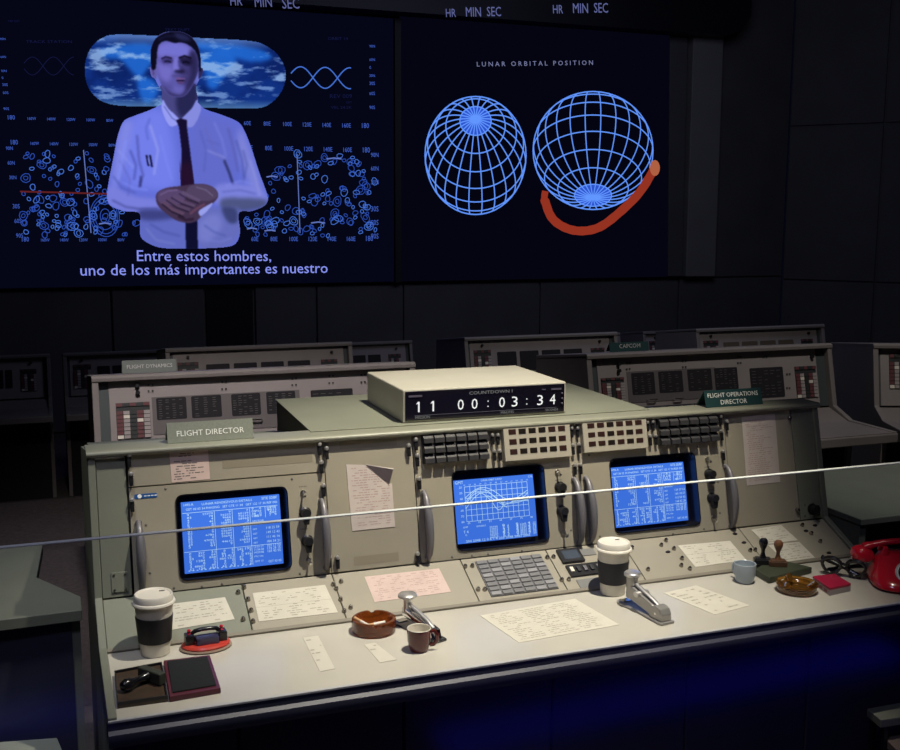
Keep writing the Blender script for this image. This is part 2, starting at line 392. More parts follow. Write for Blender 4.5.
for ln, w, col, al in [([(137, 135), (139, 160), (143, 175), (139, 188)], 2, (76, 82, 164), .8), ([(141, 176), (140, 187)], 1.6, (26, 28, 80), .9),
                       ([(224, 160), (229, 172), (233, 184)], 1.8, (22, 26, 62), .95), ([(228, 128), (234, 150), (238, 172)], 2.5, (86, 92, 176), .7),
                       ([(205, 128), (214, 150), (222, 160)], 2, (96, 102, 186), .6), ([(150, 125), (158, 150), (154, 175)], 2.4, (150, 158, 240), .7),
                       ([(243, 150), (247, 165), (243, 183)], 2.2, (88, 96, 178), .7), ([(120, 160), (130, 180), (128, 196)], 2, (92, 98, 188), .6),
                       ([(112, 200), (126, 207), (140, 209), (158, 209)], 2, (70, 76, 150), .8), ([(206, 140), (220, 145)], 1.2, (84, 90, 170), .5),
                       ([(206, 150), (226, 158)], 1.6, (150, 156, 226), .5), ([(118, 150), (134, 168)], 1.6, (150, 158, 240), .5),
                       ([(146, 228), (156, 240), (175, 244)], 1.6, (118, 128, 205), .8), ([(250, 160), (256, 180), (260, 196)], 1.5, (156, 160, 226), .5)]:
    P.line(ln, w, col, 1, al, body)
for ln, w, col, al in [([(150, 118), (146, 128), (148, 140)], 2, (84, 96, 198), .6), ([(160, 135), (166, 160), (172, 180)], 1.6, (128, 142, 246), .6), ([(126, 140), (122, 160), (118, 180)], 2.4, (128, 142, 246), .7), ([(130, 150), (136, 165), (134, 180)], 2, (72, 82, 170), .8),
                       ([(113, 176), (122, 188), (136, 193)], 1.8, (78, 88, 178), .7), ([(122, 182), (134, 188), (148, 190)], 1.6, (128, 142, 246), .6), ([(200, 130), (206, 150), (204, 172)], 2, (82, 92, 180), .6), ([(214, 122), (222, 140), (226, 156)], 1.8, (120, 130, 226), .6),
                       ([(236, 140), (242, 160), (244, 178)], 2, (74, 84, 168), .7), ([(226, 186), (240, 181), (254, 184)], 1.8, (126, 136, 228), .7), ([(222, 192), (240, 190), (256, 194)], 1.4, (76, 86, 170), .6), ([(204, 225), (214, 232), (226, 236)], 1.8, (78, 88, 168), .7),
                       ([(150, 224), (164, 232), (180, 236)], 1.8, (70, 80, 160), .7), ([(206, 240), (220, 242), (232, 238)], 1.4, (118, 128, 212), .7)]:
    P.line(ln, w, col, 1.1, al, body)
# neck, collar
P.poly([(162, 84), (164, 104), (180, 120), (196, 104), (195, 84)], (72, 70, 130), 0, 1)
P.poly([(180, 90), (196, 84), (196, 104), (182, 118), (176, 104)], (34, 34, 76), 2, .9, hd)
P.poly([(163, 100), (168, 108), (180, 121), (170, 126), (162, 110)], (150, 156, 242), .4, 1)
P.poly([(197, 100), (192, 108), (181, 121), (192, 127), (201, 110)], (132, 138, 222), .4, 1)
P.line([(164, 106), (172, 118), (178, 122)], .9, (70, 76, 150), .4, .8)
# tie
P.poly([(176, 120), (181, 118.5), (187, 120), (187, 127), (190, 150), (193, 175), (195, 190), (181, 190), (181.5, 150), (179, 127)], (22, 14, 46), .4, 1, smooth=False)
P.poly([(180.5, 165), (192, 165), (195, 190), (181, 190)], (40, 16, 44), 3, .8, P.mask([(176, 120), (187, 120), (195, 190), (181, 190)], False))
P.poly([(185, 212), (197, 212), (198, 249), (186, 249)], (14, 14, 46), .4, 1, smooth=False)
# pocket pens
P.line([(146.5, 155), (148.5, 166)], 2, (18, 20, 56), .3); P.line([(150, 155), (152, 167)], 2, (18, 20, 56), .3); P.line([(148.2, 158), (149.6, 164)], .8, (150, 158, 240), .3)
# face
face = [(156, 44), (156, 60), (157, 72), (161, 84), (168, 93), (178, 97), (186, 94), (193, 85), (197, 74), (199, 60), (196, 46), (186, 40), (166, 39)]
face = [(157, 46), (156, 58), (156.5, 70), (159, 79), (163, 88), (168, 94), (176, 97), (184, 96), (190, 90), (195, 80), (198.5, 70), (198, 58), (194, 50), (184, 43), (170, 41)]
fm = P.poly(face, (92, 88, 168), .4, 1)
P.poly([(152.5, 67), (150.3, 69), (150.8, 74), (153, 78), (156.5, 78), (156.5, 68)], (100, 92, 166), .6, 1, hd); P.poly([(201, 68), (203.5, 66.5), (203, 74), (199, 79), (198.5, 70)], (44, 40, 86), .6, 1, hd)
P.line([(153, 70), (153.6, 75)], 1, (58, 50, 104), .5, .8, hd)
P.poly([(158, 46), (170, 42), (184, 44), (191, 50), (189, 56), (176, 57), (166, 55.5), (159, 57)], (118, 116, 212), 2.2, .9, fm)
P.poly([(157, 62), (163, 65), (172, 67), (172, 76), (166, 82), (160, 76)], (116, 110, 200), 2.2, .85, fm)
P.poly([(191, 50), (197, 54), (199, 66), (197, 78), (191, 88), (184, 95), (186, 84), (189, 74), (188, 62)], (34, 30, 70), 2.2, .85, fm)
P.poly([(180, 66), (187, 66), (191, 72), (188, 82), (182, 84)], (52, 46, 98), 1.8, .8, fm)
P.poly([(162, 59), (167, 57.5), (172.5, 59), (173, 62.5), (168, 64), (163, 63)], (58, 52, 110), .9, .9, fm)
P.poly([(179.5, 58.5), (185, 57), (191.5, 59), (192, 64), (187, 66), (181, 63.5)], (30, 26, 62), .9, .95, fm)
P.line([(161.5, 58.8), (165.5, 56.8), (172, 58.4)], 1.7, (30, 24, 60), .6, .9, fm); P.line([(178.8, 58.2), (184.5, 56), (191.5, 58.4)], 2.1, (16, 12, 36), .6, .95, fm)
P.line([(164.5, 61.6), (167.5, 61), (171, 62)], 1.2, (16, 14, 42), .4, .95, fm); P.line([(182.5, 62.4), (186, 61.6), (189.5, 63)], 1.3, (10, 8, 30), .4, 1, fm)
P.line([(165, 64), (171, 64.6)], .8, (120, 112, 196), .5, .6, fm)
P.poly([(174.3, 58), (177.5, 58), (178, 66), (179, 69.5), (175, 71), (172.8, 69)], (122, 118, 210), .9, .9, fm)
P.line([(179, 60), (180, 66), (183, 69)], 1.6, (52, 46, 100), .8, .8, fm)
P.poly([(174.6, 70.5), (179, 69.8), (184, 70), (184.5, 72.6), (180, 73.4), (175.2, 72.4)], (30, 26, 60), .8, .9, fm)
P.poly([(172, 75), (179, 74), (187, 75), (186, 77.2), (173, 77.2)], (72, 66, 130), 1, .7, fm)
P.poly([(175.5, 78.3), (178.5, 77.2), (181, 77.8), (185.5, 78.4), (184, 79.9), (177, 79.9)], (108, 78, 140), .5, .95, fm)
P.poly([(176.5, 80.2), (184.2, 80.2), (183, 81.4), (177.6, 81.4)], (22, 12, 36), .4, .95, fm)
P.poly([(177, 81.8), (184, 81.8), (182.4, 84), (178.6, 84)], (84, 62, 116), .6, .9, fm)
P.poly([(173, 86), (179, 87.4), (184, 86.6), (183, 91), (176, 91.5)], (106, 102, 188), 1.4, .7, fm)
P.poly([(161, 82), (165, 87), (172, 92.5), (180, 94.5), (187, 91), (184, 96.4), (176, 97.4), (168, 94.4)], (52, 48, 100), 1.2, .85, fm)
P.poly([(160, 78), (166, 84), (172, 86), (170, 92), (164, 88)], (74, 70, 140), 1.8, .6, fm)
hair = [(151.6, 69), (150.4, 58), (151, 48), (155, 39), (163, 33.5), (172, 31.4), (182, 32), (191, 36.5), (197.5, 45), (200.6, 56), (201, 70), (199, 70), (198.2, 60), (195.6, 52), (190.5, 46.5), (183, 42.8), (174, 42.8), (166, 41), (160, 43.5), (157.6, 49), (156.6, 60), (155.4, 69)]
P.poly(hair, (12, 11, 32), .5, 1); P.a = np.clip(P.a+P.mask(hair), 0, 1)
P.poly([(174, 33), (184, 34.5), (191, 40), (184, 40.5), (177, 38)], (44, 46, 92), 1.4, .8); P.line([(158, 40), (166, 36), (175, 36)], 1.6, (30, 30, 66), .8, .7)
# hands clasped: fingers as separate shapes
for pts, col in [([(157, 193), (166, 188), (180, 186), (196, 184), (208, 185), (216, 190), (218, 197), (212, 204), (204, 210), (199, 219), (190, 223), (178, 221), (168, 215), (159, 207), (156, 200)], (66, 50, 78)),
                 ([(158, 193), (168, 189), (180, 190), (186, 196), (180, 204), (168, 205), (159, 202)], (86, 68, 108)),
                 ([(190, 186), (206, 185), (216, 190), (217, 197), (208, 201), (196, 200), (186, 196)], (80, 66, 96))]:
    P.poly(pts, col, .5, 1)
for ln, w, col in [([(163, 202), (172, 209), (184, 214)], 3.2, (94, 70, 98)), ([(167, 199), (178, 206), (190, 210)], 3.2, (88, 68, 100)), ([(174, 196), (184, 202), (195, 206)], 3, (92, 72, 106)),
                   ([(182, 192), (192, 197), (200, 201)], 3, (96, 78, 112)), ([(205, 204), (196, 209), (190, 214)], 2.6, (100, 64, 90)), ([(178, 216), (186, 220), (194, 219)], 3, (46, 30, 52)),
                   ([(162, 204), (172, 212), (184, 217)], 1, (24, 16, 36)), ([(166, 200), (177, 207.5), (189, 212)], .9, (26, 18, 40)), ([(171, 197.5), (182, 204), (194, 208)], .9, (28, 20, 44)),
                   ([(179, 193.5), (188, 199.5), (199, 203.5)], .9, (30, 22, 46)), ([(196, 187), (206, 190), (213, 196)], 1, (118, 104, 140)), ([(160, 195), (168, 191), (178, 190)], 1.4, (112, 90, 138))]:
    P.line(ln, w, col, .4, .9)
P.poly([(199, 211), (208, 205), (213, 203), (208, 210), (201, 216)], (150, 158, 235), .5, 1)
P.build('presenter_image', LS)

# graph labels, contour rings and lines
FZ = .088
class LB:
    def use(s, m): s.m = m
b = LB(); b.use(E_lab)
def wtext(b, t, x, y, w, h=None, slope=.0):
    q = MB(WALL.M); q.text(t, wp(x, y), wp(x+w, y+slope*w), FZ, h or 1); q.build('graph_label', b.m, LS)
lons = ['180', '160W', '140W', '120W', '100W', '80W', '60W', '40W', '20W', '0', '20E', '40E', '60E', '80E', '100E', '120E', '140E', '160E', '180']
for i, t in enumerate(lons):
    for y0, y1, xa, xb, hs in ((119.5, 128, 8, 362, 1.2), (144.5, 152.5, 11, 363, 1.3), (241.5, 241, 22, 366, 1.3)):
        x = xa+(xb-xa)*i/18; y = y0+(y1-y0)*i/18
        if y0 < 200 and 118 < x < 236: continue
        if y0 > 200 and 134 < x < 238: continue
        wtext(b, t, x, y, [0, 1.6, 5, 7, 8.5][len(t)], hs)
lats = ['90N', '60N', '30N', '0', '30S', '60S', '90S']
for i, t in enumerate(lats):
    if t != '0':
        wtext(b, t, 6+i*1.7, 150+i*14.6, 7, 1.3); wtext(b, t, 371, 157+i*13.6, 7.5, 1.3)
    ww = 1.6 if t == '0' else 5.5
    wtext(b, t, 369.5, [47.5, 61, 77, 69, 85, 95, 109][i], ww, 1.1)
    wtext(b, t, 0+i*.6, [40, 58, 72, 79, 86, 94, 110][i], ww, 1)
b.use(E_faint); wtext(b, 'TRACK STATION', 26, 43, 46, .7); wtext(b, 'TRK DAT', 8, 22, 12, 1); wtext(b, 'TRKT DUPT', 165, 31, 25, .8); wtext(b, 'ORBIT 14', 328, 40, 20, .8); 
for i, t in enumerate(('REV 009', 'GET', 'VEL 24.5K')): wtext(b, t, 352-[22, 6, 21][i], 98+i*5.4, [22, 6, 21][i], .8)
b = MB(WALL.M)
def ellp(cx, cy_, rx, ry, n=14, wob=.12, rot=0):
    out = []; ph = rnd()*6
    for k in range(n):
        t = 2*math.pi*k/n; q = 1+wob*math.sin(2*t+ph)+wob*.5*math.sin(3*t+ph*2); x = rx*math.cos(t)*q; y = ry*math.sin(t)*q
        out.append(wp(cx+x*math.cos(rot)-y*math.sin(rot), cy_+x*math.sin(rot)+y*math.cos(rot)))
    return out
def inside_man(x, y): return (110 < x < 266 and y < 212) or (138 < x < 242)
n = 0
while n < 270:
    x = 22+rnd()*354; y = 153+rnd()*83
    if y < 190 and rnd() < .3: continue
    if inside_man(x, y): continue
    n += 1; s_ = 1.5+rnd()**3*2.9; b.use(E_ring2 if rnd() < .35 else E_ring)
    b.ribbon(ellp(x, y, s_, s_*(1+rnd()*.4), 10, .13, rnd()*3), .8*PXM, FZ+.0005, True)
    if s_ > 3.6: b.ribbon(ellp(x, y, s_*.5, s_*.55, 10, .12), .7*PXM, FZ+.0005, True)
b.use(E_ring)
for rx, ry in ((15, 20), (13, 17), (10, 14), (5, 7)): b.ribbon(ellp(105, 216, rx, ry, 28, .04), .8*PXM, FZ+.0005, True)
b.use(E_line)
for cx_, cy_, w in ((105, 223, 12), (334, 158, 15), (272, 176, 11), (318, 222, 14), (252, 228, 10), (270, 230, 11)): b.ribbon([wp(cx_-w/2, cy_+1), wp(cx_, cy_), wp(cx_+w/2, cy_+1)], 1.5*PXM, FZ+.001)
tag(b.build('contour_rings', None, LS), kind='stuff')
b = MB(WALL.M); b.use(E_line); b.ribbon([wp(83.5, 150), wp(91, 233)], 1.0*PXM, FZ+.002); b.ribbon([wp(297, 154), wp(300, 233)], 1.0*PXM, FZ+.002)
b.use(E_red); b.ribbon([wp(20, 191.5), wp(60, 192.5), wp(112, 194)], 1.8*PXM, FZ+.003)
b.build('graph_axis_line', None, LS)
for ph in (0, math.pi):
    b = MB(WALL.M); b.ribbon([wp(291+60*k/40, 77+1.5*math.sin(k/40)-10.5*math.sin(2*math.pi*k/40*1.22+ph+.35)) for k in range(41)], 1.3*PXM, FZ); b.build('wave_curve', E_ring2, LS)
for ph in (0, math.pi): b = MB(WALL.M); b.ribbon([wp(24+50*k/40, 66-9*math.sin(2*math.pi*k/40*1.2+ph+.3)) for k in range(41)], .7*PXM, FZ); b.build('wave_curve', E_faint, LS)
def wordy(t, p0, p1, name, m, par, z):
    vs, fs, w = glyphs(t); words = t.split(' '); ends = []; acc = ''
    for wd in words: acc = (acc+' '+wd) if acc else wd; ends.append(glyphs(acc)[2]+.04)
    d = V((p1[0]-p0[0], p1[1]-p0[1])); k = d.length/w; d.normalize(); n_ = V((-d.y, d.x)); lo = -1
    for e_ in ends:
        b = MB(WALL.M); sel = [f for f in fs if lo <= sum(vs[i][0] for i in f)/len(f) < e_]; idx = {}
        for f in sel:
            for i in f: idx.setdefault(i, len(idx))
        b.add([(*(V(p0)+d*(vs[i][0]*k)+n_*(vs[i][1]*k)), z) for i in idx], [tuple(idx[i] for i in f) for f in sel]); b.build(name, m, par); lo = e_
wordy('Entre estos hombres,', wp(137, 261), wp(271, 261), 'subtitle_word', E_text, LS, .096)
wordy('uno de los más importantes es nuestro', wp(80.5, 275.6), wp(327.5, 272.8), 'subtitle_word', E_text, LS, .096)

# wireframe globes
FZ = .085
def globe(name, cx_, cy_, rx, ry, tilt, up, spin):
    b = MB(WALL.M); b.use(E_globe); ct, st = math.cos(tilt), math.sin(tilt)
    def P3(lat, lon):
        x = math.cos(lat)*math.sin(lon); z = math.cos(lat)*math.cos(lon); y = math.sin(lat)*up
        # pole leans towards the viewer
        y2 = y*ct - up*z*st*1.0; z2 = y*st*up + z*ct
        return x, y2, z2
    def draw(pts, w):
        run = []
        for p in pts+[None]:
            if p is not None and p[2] > -.02: run.append(wp(cx_+p[0]*rx, cy_-p[1]*ry))
            else:
                if len(run) > 1: b.ribbon(run, w*PXM, FZ+.001)
                run = []
    for k in range(24):
        lon = 2*math.pi*k/24+spin; draw([P3(math.radians(a), lon) for a in range(-90, 91, 5)], 1.5)
    for la in range(-72, 90, 18): draw([P3(math.radians(la), math.radians(a)) for a in range(0, 366, 5)], 1.5)
    b.ribbon([wp(cx_+rx*math.cos(t*.1309), cy_+ry*math.sin(t*.1309)) for t in range(48)], 1.6*PXM, FZ+.0015, True)
    b.use(E_pole); n = len(b.v)
    ring = [P3(math.radians(72), math.radians(a)) for a in range(0, 360, 15)]
    b.add([(*wp(cx_+p[0]*rx, cy_-p[1]*ry), FZ+.0005) for p in ring], [tuple(range(24))])
    b.use(E_globe); ring = [P3(math.radians(85.5), math.radians(a)) for a in range(0, 360, 15)]
    b.add([(*wp(cx_+p[0]*rx, cy_-p[1]*ry), FZ+.002) for p in ring], [tuple(range(24))])
    return b.build(name, None, RS)
globe('globe_image', 475.5, 155.5, 50.5, 59, math.radians(52), 1, .13)
globe('globe_image', 593, 150.5, 60, 59, math.radians(37), -1, .13)
FZ = .092
b = MB(WALL.M); b.use(E_arc)
arc = crs([(545.5, 191), (546.5, 205), (553, 219), (566, 228), (582, 231), (600, 227), (619, 213), (640, 192), (656, 166), (656, 166.1), (600, 120), (560, 150)], 6)[:50]
pts = [tuple(p) for p in arc]; pts = [p for p in pts if True][:49]
for i in range(1):
    vs = []; fs = []
    for k, p in enumerate(pts):
        q = pts[min(k+1, len(pts)-1)]; o_ = pts[max(k-1, 0)]; dx, dy = q[0]-o_[0], q[1]-o_[1]; l = math.hypot(dx, dy) or 1; w = (4.3+.15*math.sin(k*1.9)) * (.75 if k < 3 else 1)
        vs += [(*wp(p[0]-dy/l*w, p[1]+dx/l*w), FZ-.004), (*wp(p[0]+dy/l*w, p[1]-dx/l*w), FZ-.004)]
    fs = [(2*k, 2*k+1, 2*k+3, 2*k+2) for k in range(len(pts)-1)]; b.add(vs, fs)
b.use(E_arc2); b.add([(*wp(655+5*math.cos(t*.4), 168+8*math.sin(t*.4)), FZ-.003) for t in range(16)], [tuple(range(16))])
b.build('orbit_arc', None, RS)
b = MB(WALL.M); b.text('L U N A R   O R B I T A L   P O S I T I O N', wp(477, 66.5), wp(593, 64.8), FZ, .9); b.build('screen_title', emit('title_white', (120, 125, 165)), RS)

# overhead display housing with clock captions
OV = thing('overhead_display', 'long black rounded clock housing above the screens lettered HR MIN SEC', 'display', (Wx(370), 9.6, Wz(370, 18)))
OF = Frame((0, 9.6, 0), (1, 0, 0), (0, 0, 1))
b = MB(OF.M); zl = OF.px(530, 21)[1]; b.prism([(OF.px(-60, 20)[0], zl), (OF.px(728, 22)[0], zl), (OF.px(742, 14)[0], zl+.07), (OF.px(752, 0)[0], zl+.25), (OF.px(752, 0)[0], zl+.8), (OF.px(-60, 0)[0], zl+.8)], -.27, 0); b.box((OF.px(20, 0)[0], zl+.35, -.395), (OF.px(700, 0)[0], zl+.7, -.27))
b.build('display_housing', mat('overhead_black', (.012, .012, .018), .5), OV)
for xa, ya in ((230.5, 5.5), (446, 17), (553, 13.5)):
    for t, dx, w in ((('HR', 0, 10), ('MIN', 20, 15), ('SEC', 41, 14)) if xa > 300 else (('HR', 0, 12), ('MIN', 24.5, 17), ('SEC', 52, 17))):
        b = MB(OF.M); dy = (-.02 if xa > 400 else .06)*dx; b.text(t, OF.px(xa+dx, ya+dy), OF.px(xa+dx+w, ya+dy), .004, 1.35)
        b.build('display_caption', emit('caption_white', (92, 98, 150)), OV)

# ------------------------------------------------------------------ main control console
X1, X2, X3, X4, X5, XR = .08943, .08943+.47379, .08943+.47379+.23498, .08943+.47379*2+.23498, .08943+.47379*3+.23498, 2.07806
CON = thing('control_console', 'large lit beige-green flight control console with three glowing blue monitors in front', 'console', (1.04, .3, 0))
side_prof = [(.30, 0), (.30, .66), (-.006, .70), (-.006, .757), (.335, .7615), (.4745, .8295), (.5495, 1.150), (.61, 1.150), (1.16, 1.05), (1.16, 0)]
for xa, xb in ((.001, .018), (XR-.020, XR-.003)):
    b = MB(); b.prism(side_prof, xa, xb, 'x', bev=.002); b.build('side_panel', greenish, CON)
# rounded top cap
b = MB(); pr = []
for k in range(7): t = math.pi*1.0*k/6; pr.append((.548-.010*math.sin(t), 1.1533-.0077*math.cos(t)))
pr += [(.63, 1.1610), (.63, 1.146)]
b.prism(pr, -.002, XR, 'x', bev=.0012); b.build('top_cap', capm, CON, True)
b = MB(); b.prism([(.60, 1.152), (1.155, 1.06), (1.155, .02), (.55, .02), (.55, .80), (.595, 1.02)], .018, XR-.020, 'x'); b.build('rear_housing', greenish, CON)
# dark inner box behind the panels so that the seams read dark
b = MB(PAN.M); b.box((.018, .0, -.075), (XR-.020, PH+.002, -.07)); b.build('inner_frame', darkin, CON)
HW = .0035
def plate(name, x0, y0, x1, y1, m, M=PAN.M, th=.006, z=0, parent=CON, bev=.0012):
    b = MB(M); b.box((x0+.0011, y0+.0011, z-th), (x1-.0011, y1-.0011, z), bev, 1); return b.build(name, m, parent)
ytop = PH-.0015
seam = PAN.px(230, 479.7)[1]
plate('blank_panel', .018, 0, X1-.003, ytop, greenish)
plate('blank_panel', X1, seam, X2, ytop, beige)
plate('blank_panel', X2, 0, X3, ytop, beige)
X6 = PAN.px(790, 410)[0]
plate('blank_panel', X5, 0, X6, ytop, beige)
plate('blank_panel', X6, 0, XR-.020, ytop, greenish)
b = MB(PAN.M); x, y = PAN.px(94, 455.5); x2_, _ = PAN.px(124, 454)
b.box((x, PH-.012, 0), (x2_, PH-.006, .004), .001); b.build('card_slot', mat('slot_white', (.5, .5, .5), .5), CON)
b = MB(PAN.M); r_ = rq(PAN, [(111, 573), (127, 571), (129, 591), (112, 593)]); b.box((r_[0], r_[1], 0), (r_[2], r_[3], .003), .0008); CP = b.build('cover_plate', greenish, CON)
for i in range(4):
    b = MB(PAN.M); b.cyl((r_[0]+.006 if i % 2 else r_[2]-.006, r_[1]+.006 if i < 2 else r_[3]-.006, .003), .0028, .002, 10); b.build('screw', nickel, CP)

def latch(p, parent, fr=PAN, s=1.0):
    u, v = fr.px(*p); b = MB(fr.M); b.use(nickel)
    b.box((u-.0055*s, v-.003*s, 0), (u+.0055*s, v+.016*s, .004*s), .0012)
    b.use(chrome2); b.lathe([(0, .016*s), (.0042*s, .0145*s), (.006*s, .010*s), (.0055*s, .005*s), (.004*s, .003*s)], (u, v+.014*s, 0), 12); b.use(blackp)
    b.prism([(u-.005*s, v+.010*s), (u+.005*s, v+.010*s), (u+.0042*s, v-.014*s), (u-.0042*s, v-.014*s)], .004, .011*s, bev=.001)
    return b.build('latch', None, parent, True)
def bolt(p, parent, fr=PAN, r=.0032):
    u, v = fr.px(*p); b = MB(fr.M); b.lathe([(0, .0014), (r*.6, .0013), (r, .0003), (r, 0)], (u, v, 0), 10); return b.build('bolt', inkd, parent, True)
def dome(p, parent, fr=SLP, r=.0052, m=None):
    u, v = fr.px(*p); b = MB(fr.M); b.lathe([(0, .010), (r*.55, .0095), (r*.95, .0072), (r, .004), (r*1.15, .002), (r*1.2, 0)], (u, v, 0), 14); return b.build('thumb_screw', m or mat('screw_metal', (.30, .28, .26), .22, metal=1), parent, True)
def handle(pt, pb, parent):
    u, v1 = PAN.px(*pt); _, v0 = PAN.px(*pb); b = MB(PAN.M); n = 14; pts = []; rr = []
    um = (u+_)/2
    for k in range(n+1):
        t = k/n; s_ = math.sin(math.pi*t)**.55; pts.append((um, v0+(v1-v0)*t, .004+.030*s_)); rr.append(.005+.0062*math.sin(math.pi*t)**.7)
    b.tube(pts, rr, 10); b.prism([(p[1], p[2]) for p in pts]+[(v1-.004, .001), (v0+.004, .001)], um-.0025, um+.0025, 'x'); b.cyl((um, v0+.004, 0), .008, .005, 14); b.cyl((um, v1-.004, 0), .008, .005, 14)
    return b.build('handle', greyhandle, parent, True)
def knob(p, parent, r=.0135, h=.026):
    u, v = PAN.px(*p); b = MB(PAN.M); b.lathe([(0, 0), (r*1.15, 0), (r*1.15, .003), (r*.86, .005), (r*.8, h*.92), (r*.7, h), (0, h)], (u, v, 0), 18)
    b.prism([(u-r*.75, v), (u+r*.75, v), (u+r*.35, v-r*2.1), (u-r*.35, v-r*2.1)], .004, h*.8, bev=.001); return b.build('knob', blackp, parent, True)  # black pointer drawn out downwards to take in the knob's cast shadow
def toggle(p, parent, L=.018):
    u, v = PAN.px(*p); b = MB(PAN.M); b.use(nickel); b.cyl((u, v, 0), .0065, .004, 12); b.use(chrome)
    b.tube([(u, v, .003), (u+.001, v-.004, .012), (u+.001, v-.009, L)], [.002, .0026, .0042], 8); return b.build('toggle_switch', None, parent, True)
def plabel(p, w, parent):
    u, v = PAN.px(*p); b = MB(PAN.M); n = 5
    for k in range(n): b.box((u-w/2+k*w/n, v-.0012, 0), (u-w/2+(k+.7)*w/n, v+.0012, .0003))
    return b.build('engraved_marking', inkd, parent)

# monitor screen picture
def E_tex(name, rgb):
    return emit(name, rgb)
M_blue = emit('crt_blue', (66, 120, 230)); M_blue2 = emit('crt_blue_pale', (84, 140, 232)); M_text = emit('crt_text', (190, 228, 250))
def crt_table(fr_M, x0, y0, x1, y1, z, parent, seed):
    rs = random.Random(seed); W = x1-x0; H = y1-y0; b = MB(fr_M); q = lambda a, c: (x0+a*W, y1-c*H)
    lw = .0010
    b.text('1493-A', q(.02, .055), q(.115, .055), z, 1.0); b.text('LUNAR RENDEZVOUS DETAILS', q(.2, .06), q(.71, .06), z, .85); b.text('SITE SDBF', q(.81, .055), q(.97, .055), z, 1.0)
    b.text('GET 00 03 34 PHASING   SET CTE 11 34   GET 122 17 34 REF 000', q(.04, .12), q(.97, .12), z, .95)
    def ln(a, c, d, e): b.ribbon([q(a, c), q(d, e)], lw, z)
    ln(.0, .155, .97, .155); ln(0, .70, .985, .70); ln(.32, .155, .32, .97); ln(.50, .155, .50, .97); ln(.68, .155, .68, .97); ln(.84, .155, .84, .31)
    chars = '0123456789'
    def cell(xr, y, nmax, sc=1.0, left=False):
        n_ = rs.randint(1, nmax); s_ = ''.join(rs.choice(chars) for _ in range(n_)); w = n_*.021*sc
        if s_ == '1'*n_: s_ = '0'+s_[1:]
        a = xr if left else xr-w; b.text(s_, q(a, y), q(a+w, y), z, .66)
    y = .20
    while y < .685:
        cell(.045, y, 2, 1, True)
        for xr in (.305, .485, .665): cell(xr, y, 5)
        y += .0375
    y = .745
    while y < .98:
        cell(.045, y, 2, 1, True)
        for base, wd in ((.0, .32), (.32, .18), (.5, .18), (.68, 0)):
            if wd:
                cell(base+wd*.5 if wd < .3 else .2, y, 3 if wd < .3 else 5); cell(base+wd*.96, y, 3)
        y += .036
    for i, yy in enumerate((.19, .225, .26, .295)):
        cell(.70, yy, 3, 1, True); cell(.80, yy, 3); cell(.955, yy, 4); cell(.90, yy, 2)
    b.text('VECTOR', q(.70, .37), q(.82, .37), z, 1); b.text('REFSMMAT', q(.70, .41), q(.82, .41), z, 1)
    for i, yy in enumerate((.48, .545, .61, .675)):
        b.text('GET', q(.70, yy), q(.745, yy), z); b.text('%03d %02d %02d' % (rs.randint(100, 199), rs.randint(10, 59), rs.randint(10, 59)), q(.84, yy), q(.975, yy), z, 1)
    for i, yy in enumerate((.735, .775, .815)):
        b.text('%02d:%02d:%02d' % (rs.randint(10, 99), rs.randint(10, 59), rs.randint(10, 59)), q(.70, yy), q(.80, yy), z)
        b.text('%03d %02d %02d' % (rs.randint(100, 199), rs.randint(10, 59), rs.randint(10, 59)), q(.84, yy), q(.975, yy), z, 1)
    b.text('PTC ON', q(.70, .87), q(.79, .87), z); b.text('GMT 17', q(.70, .94), q(.79, .94), z); b.text('GET 05 03', q(.84, .96), q(.975, .96), z)
    b.text('- - - - - - - - - - - - - - - -', q(.03, .985), q(.66, .985), z)
    return b.build('data_table', M_text, parent)
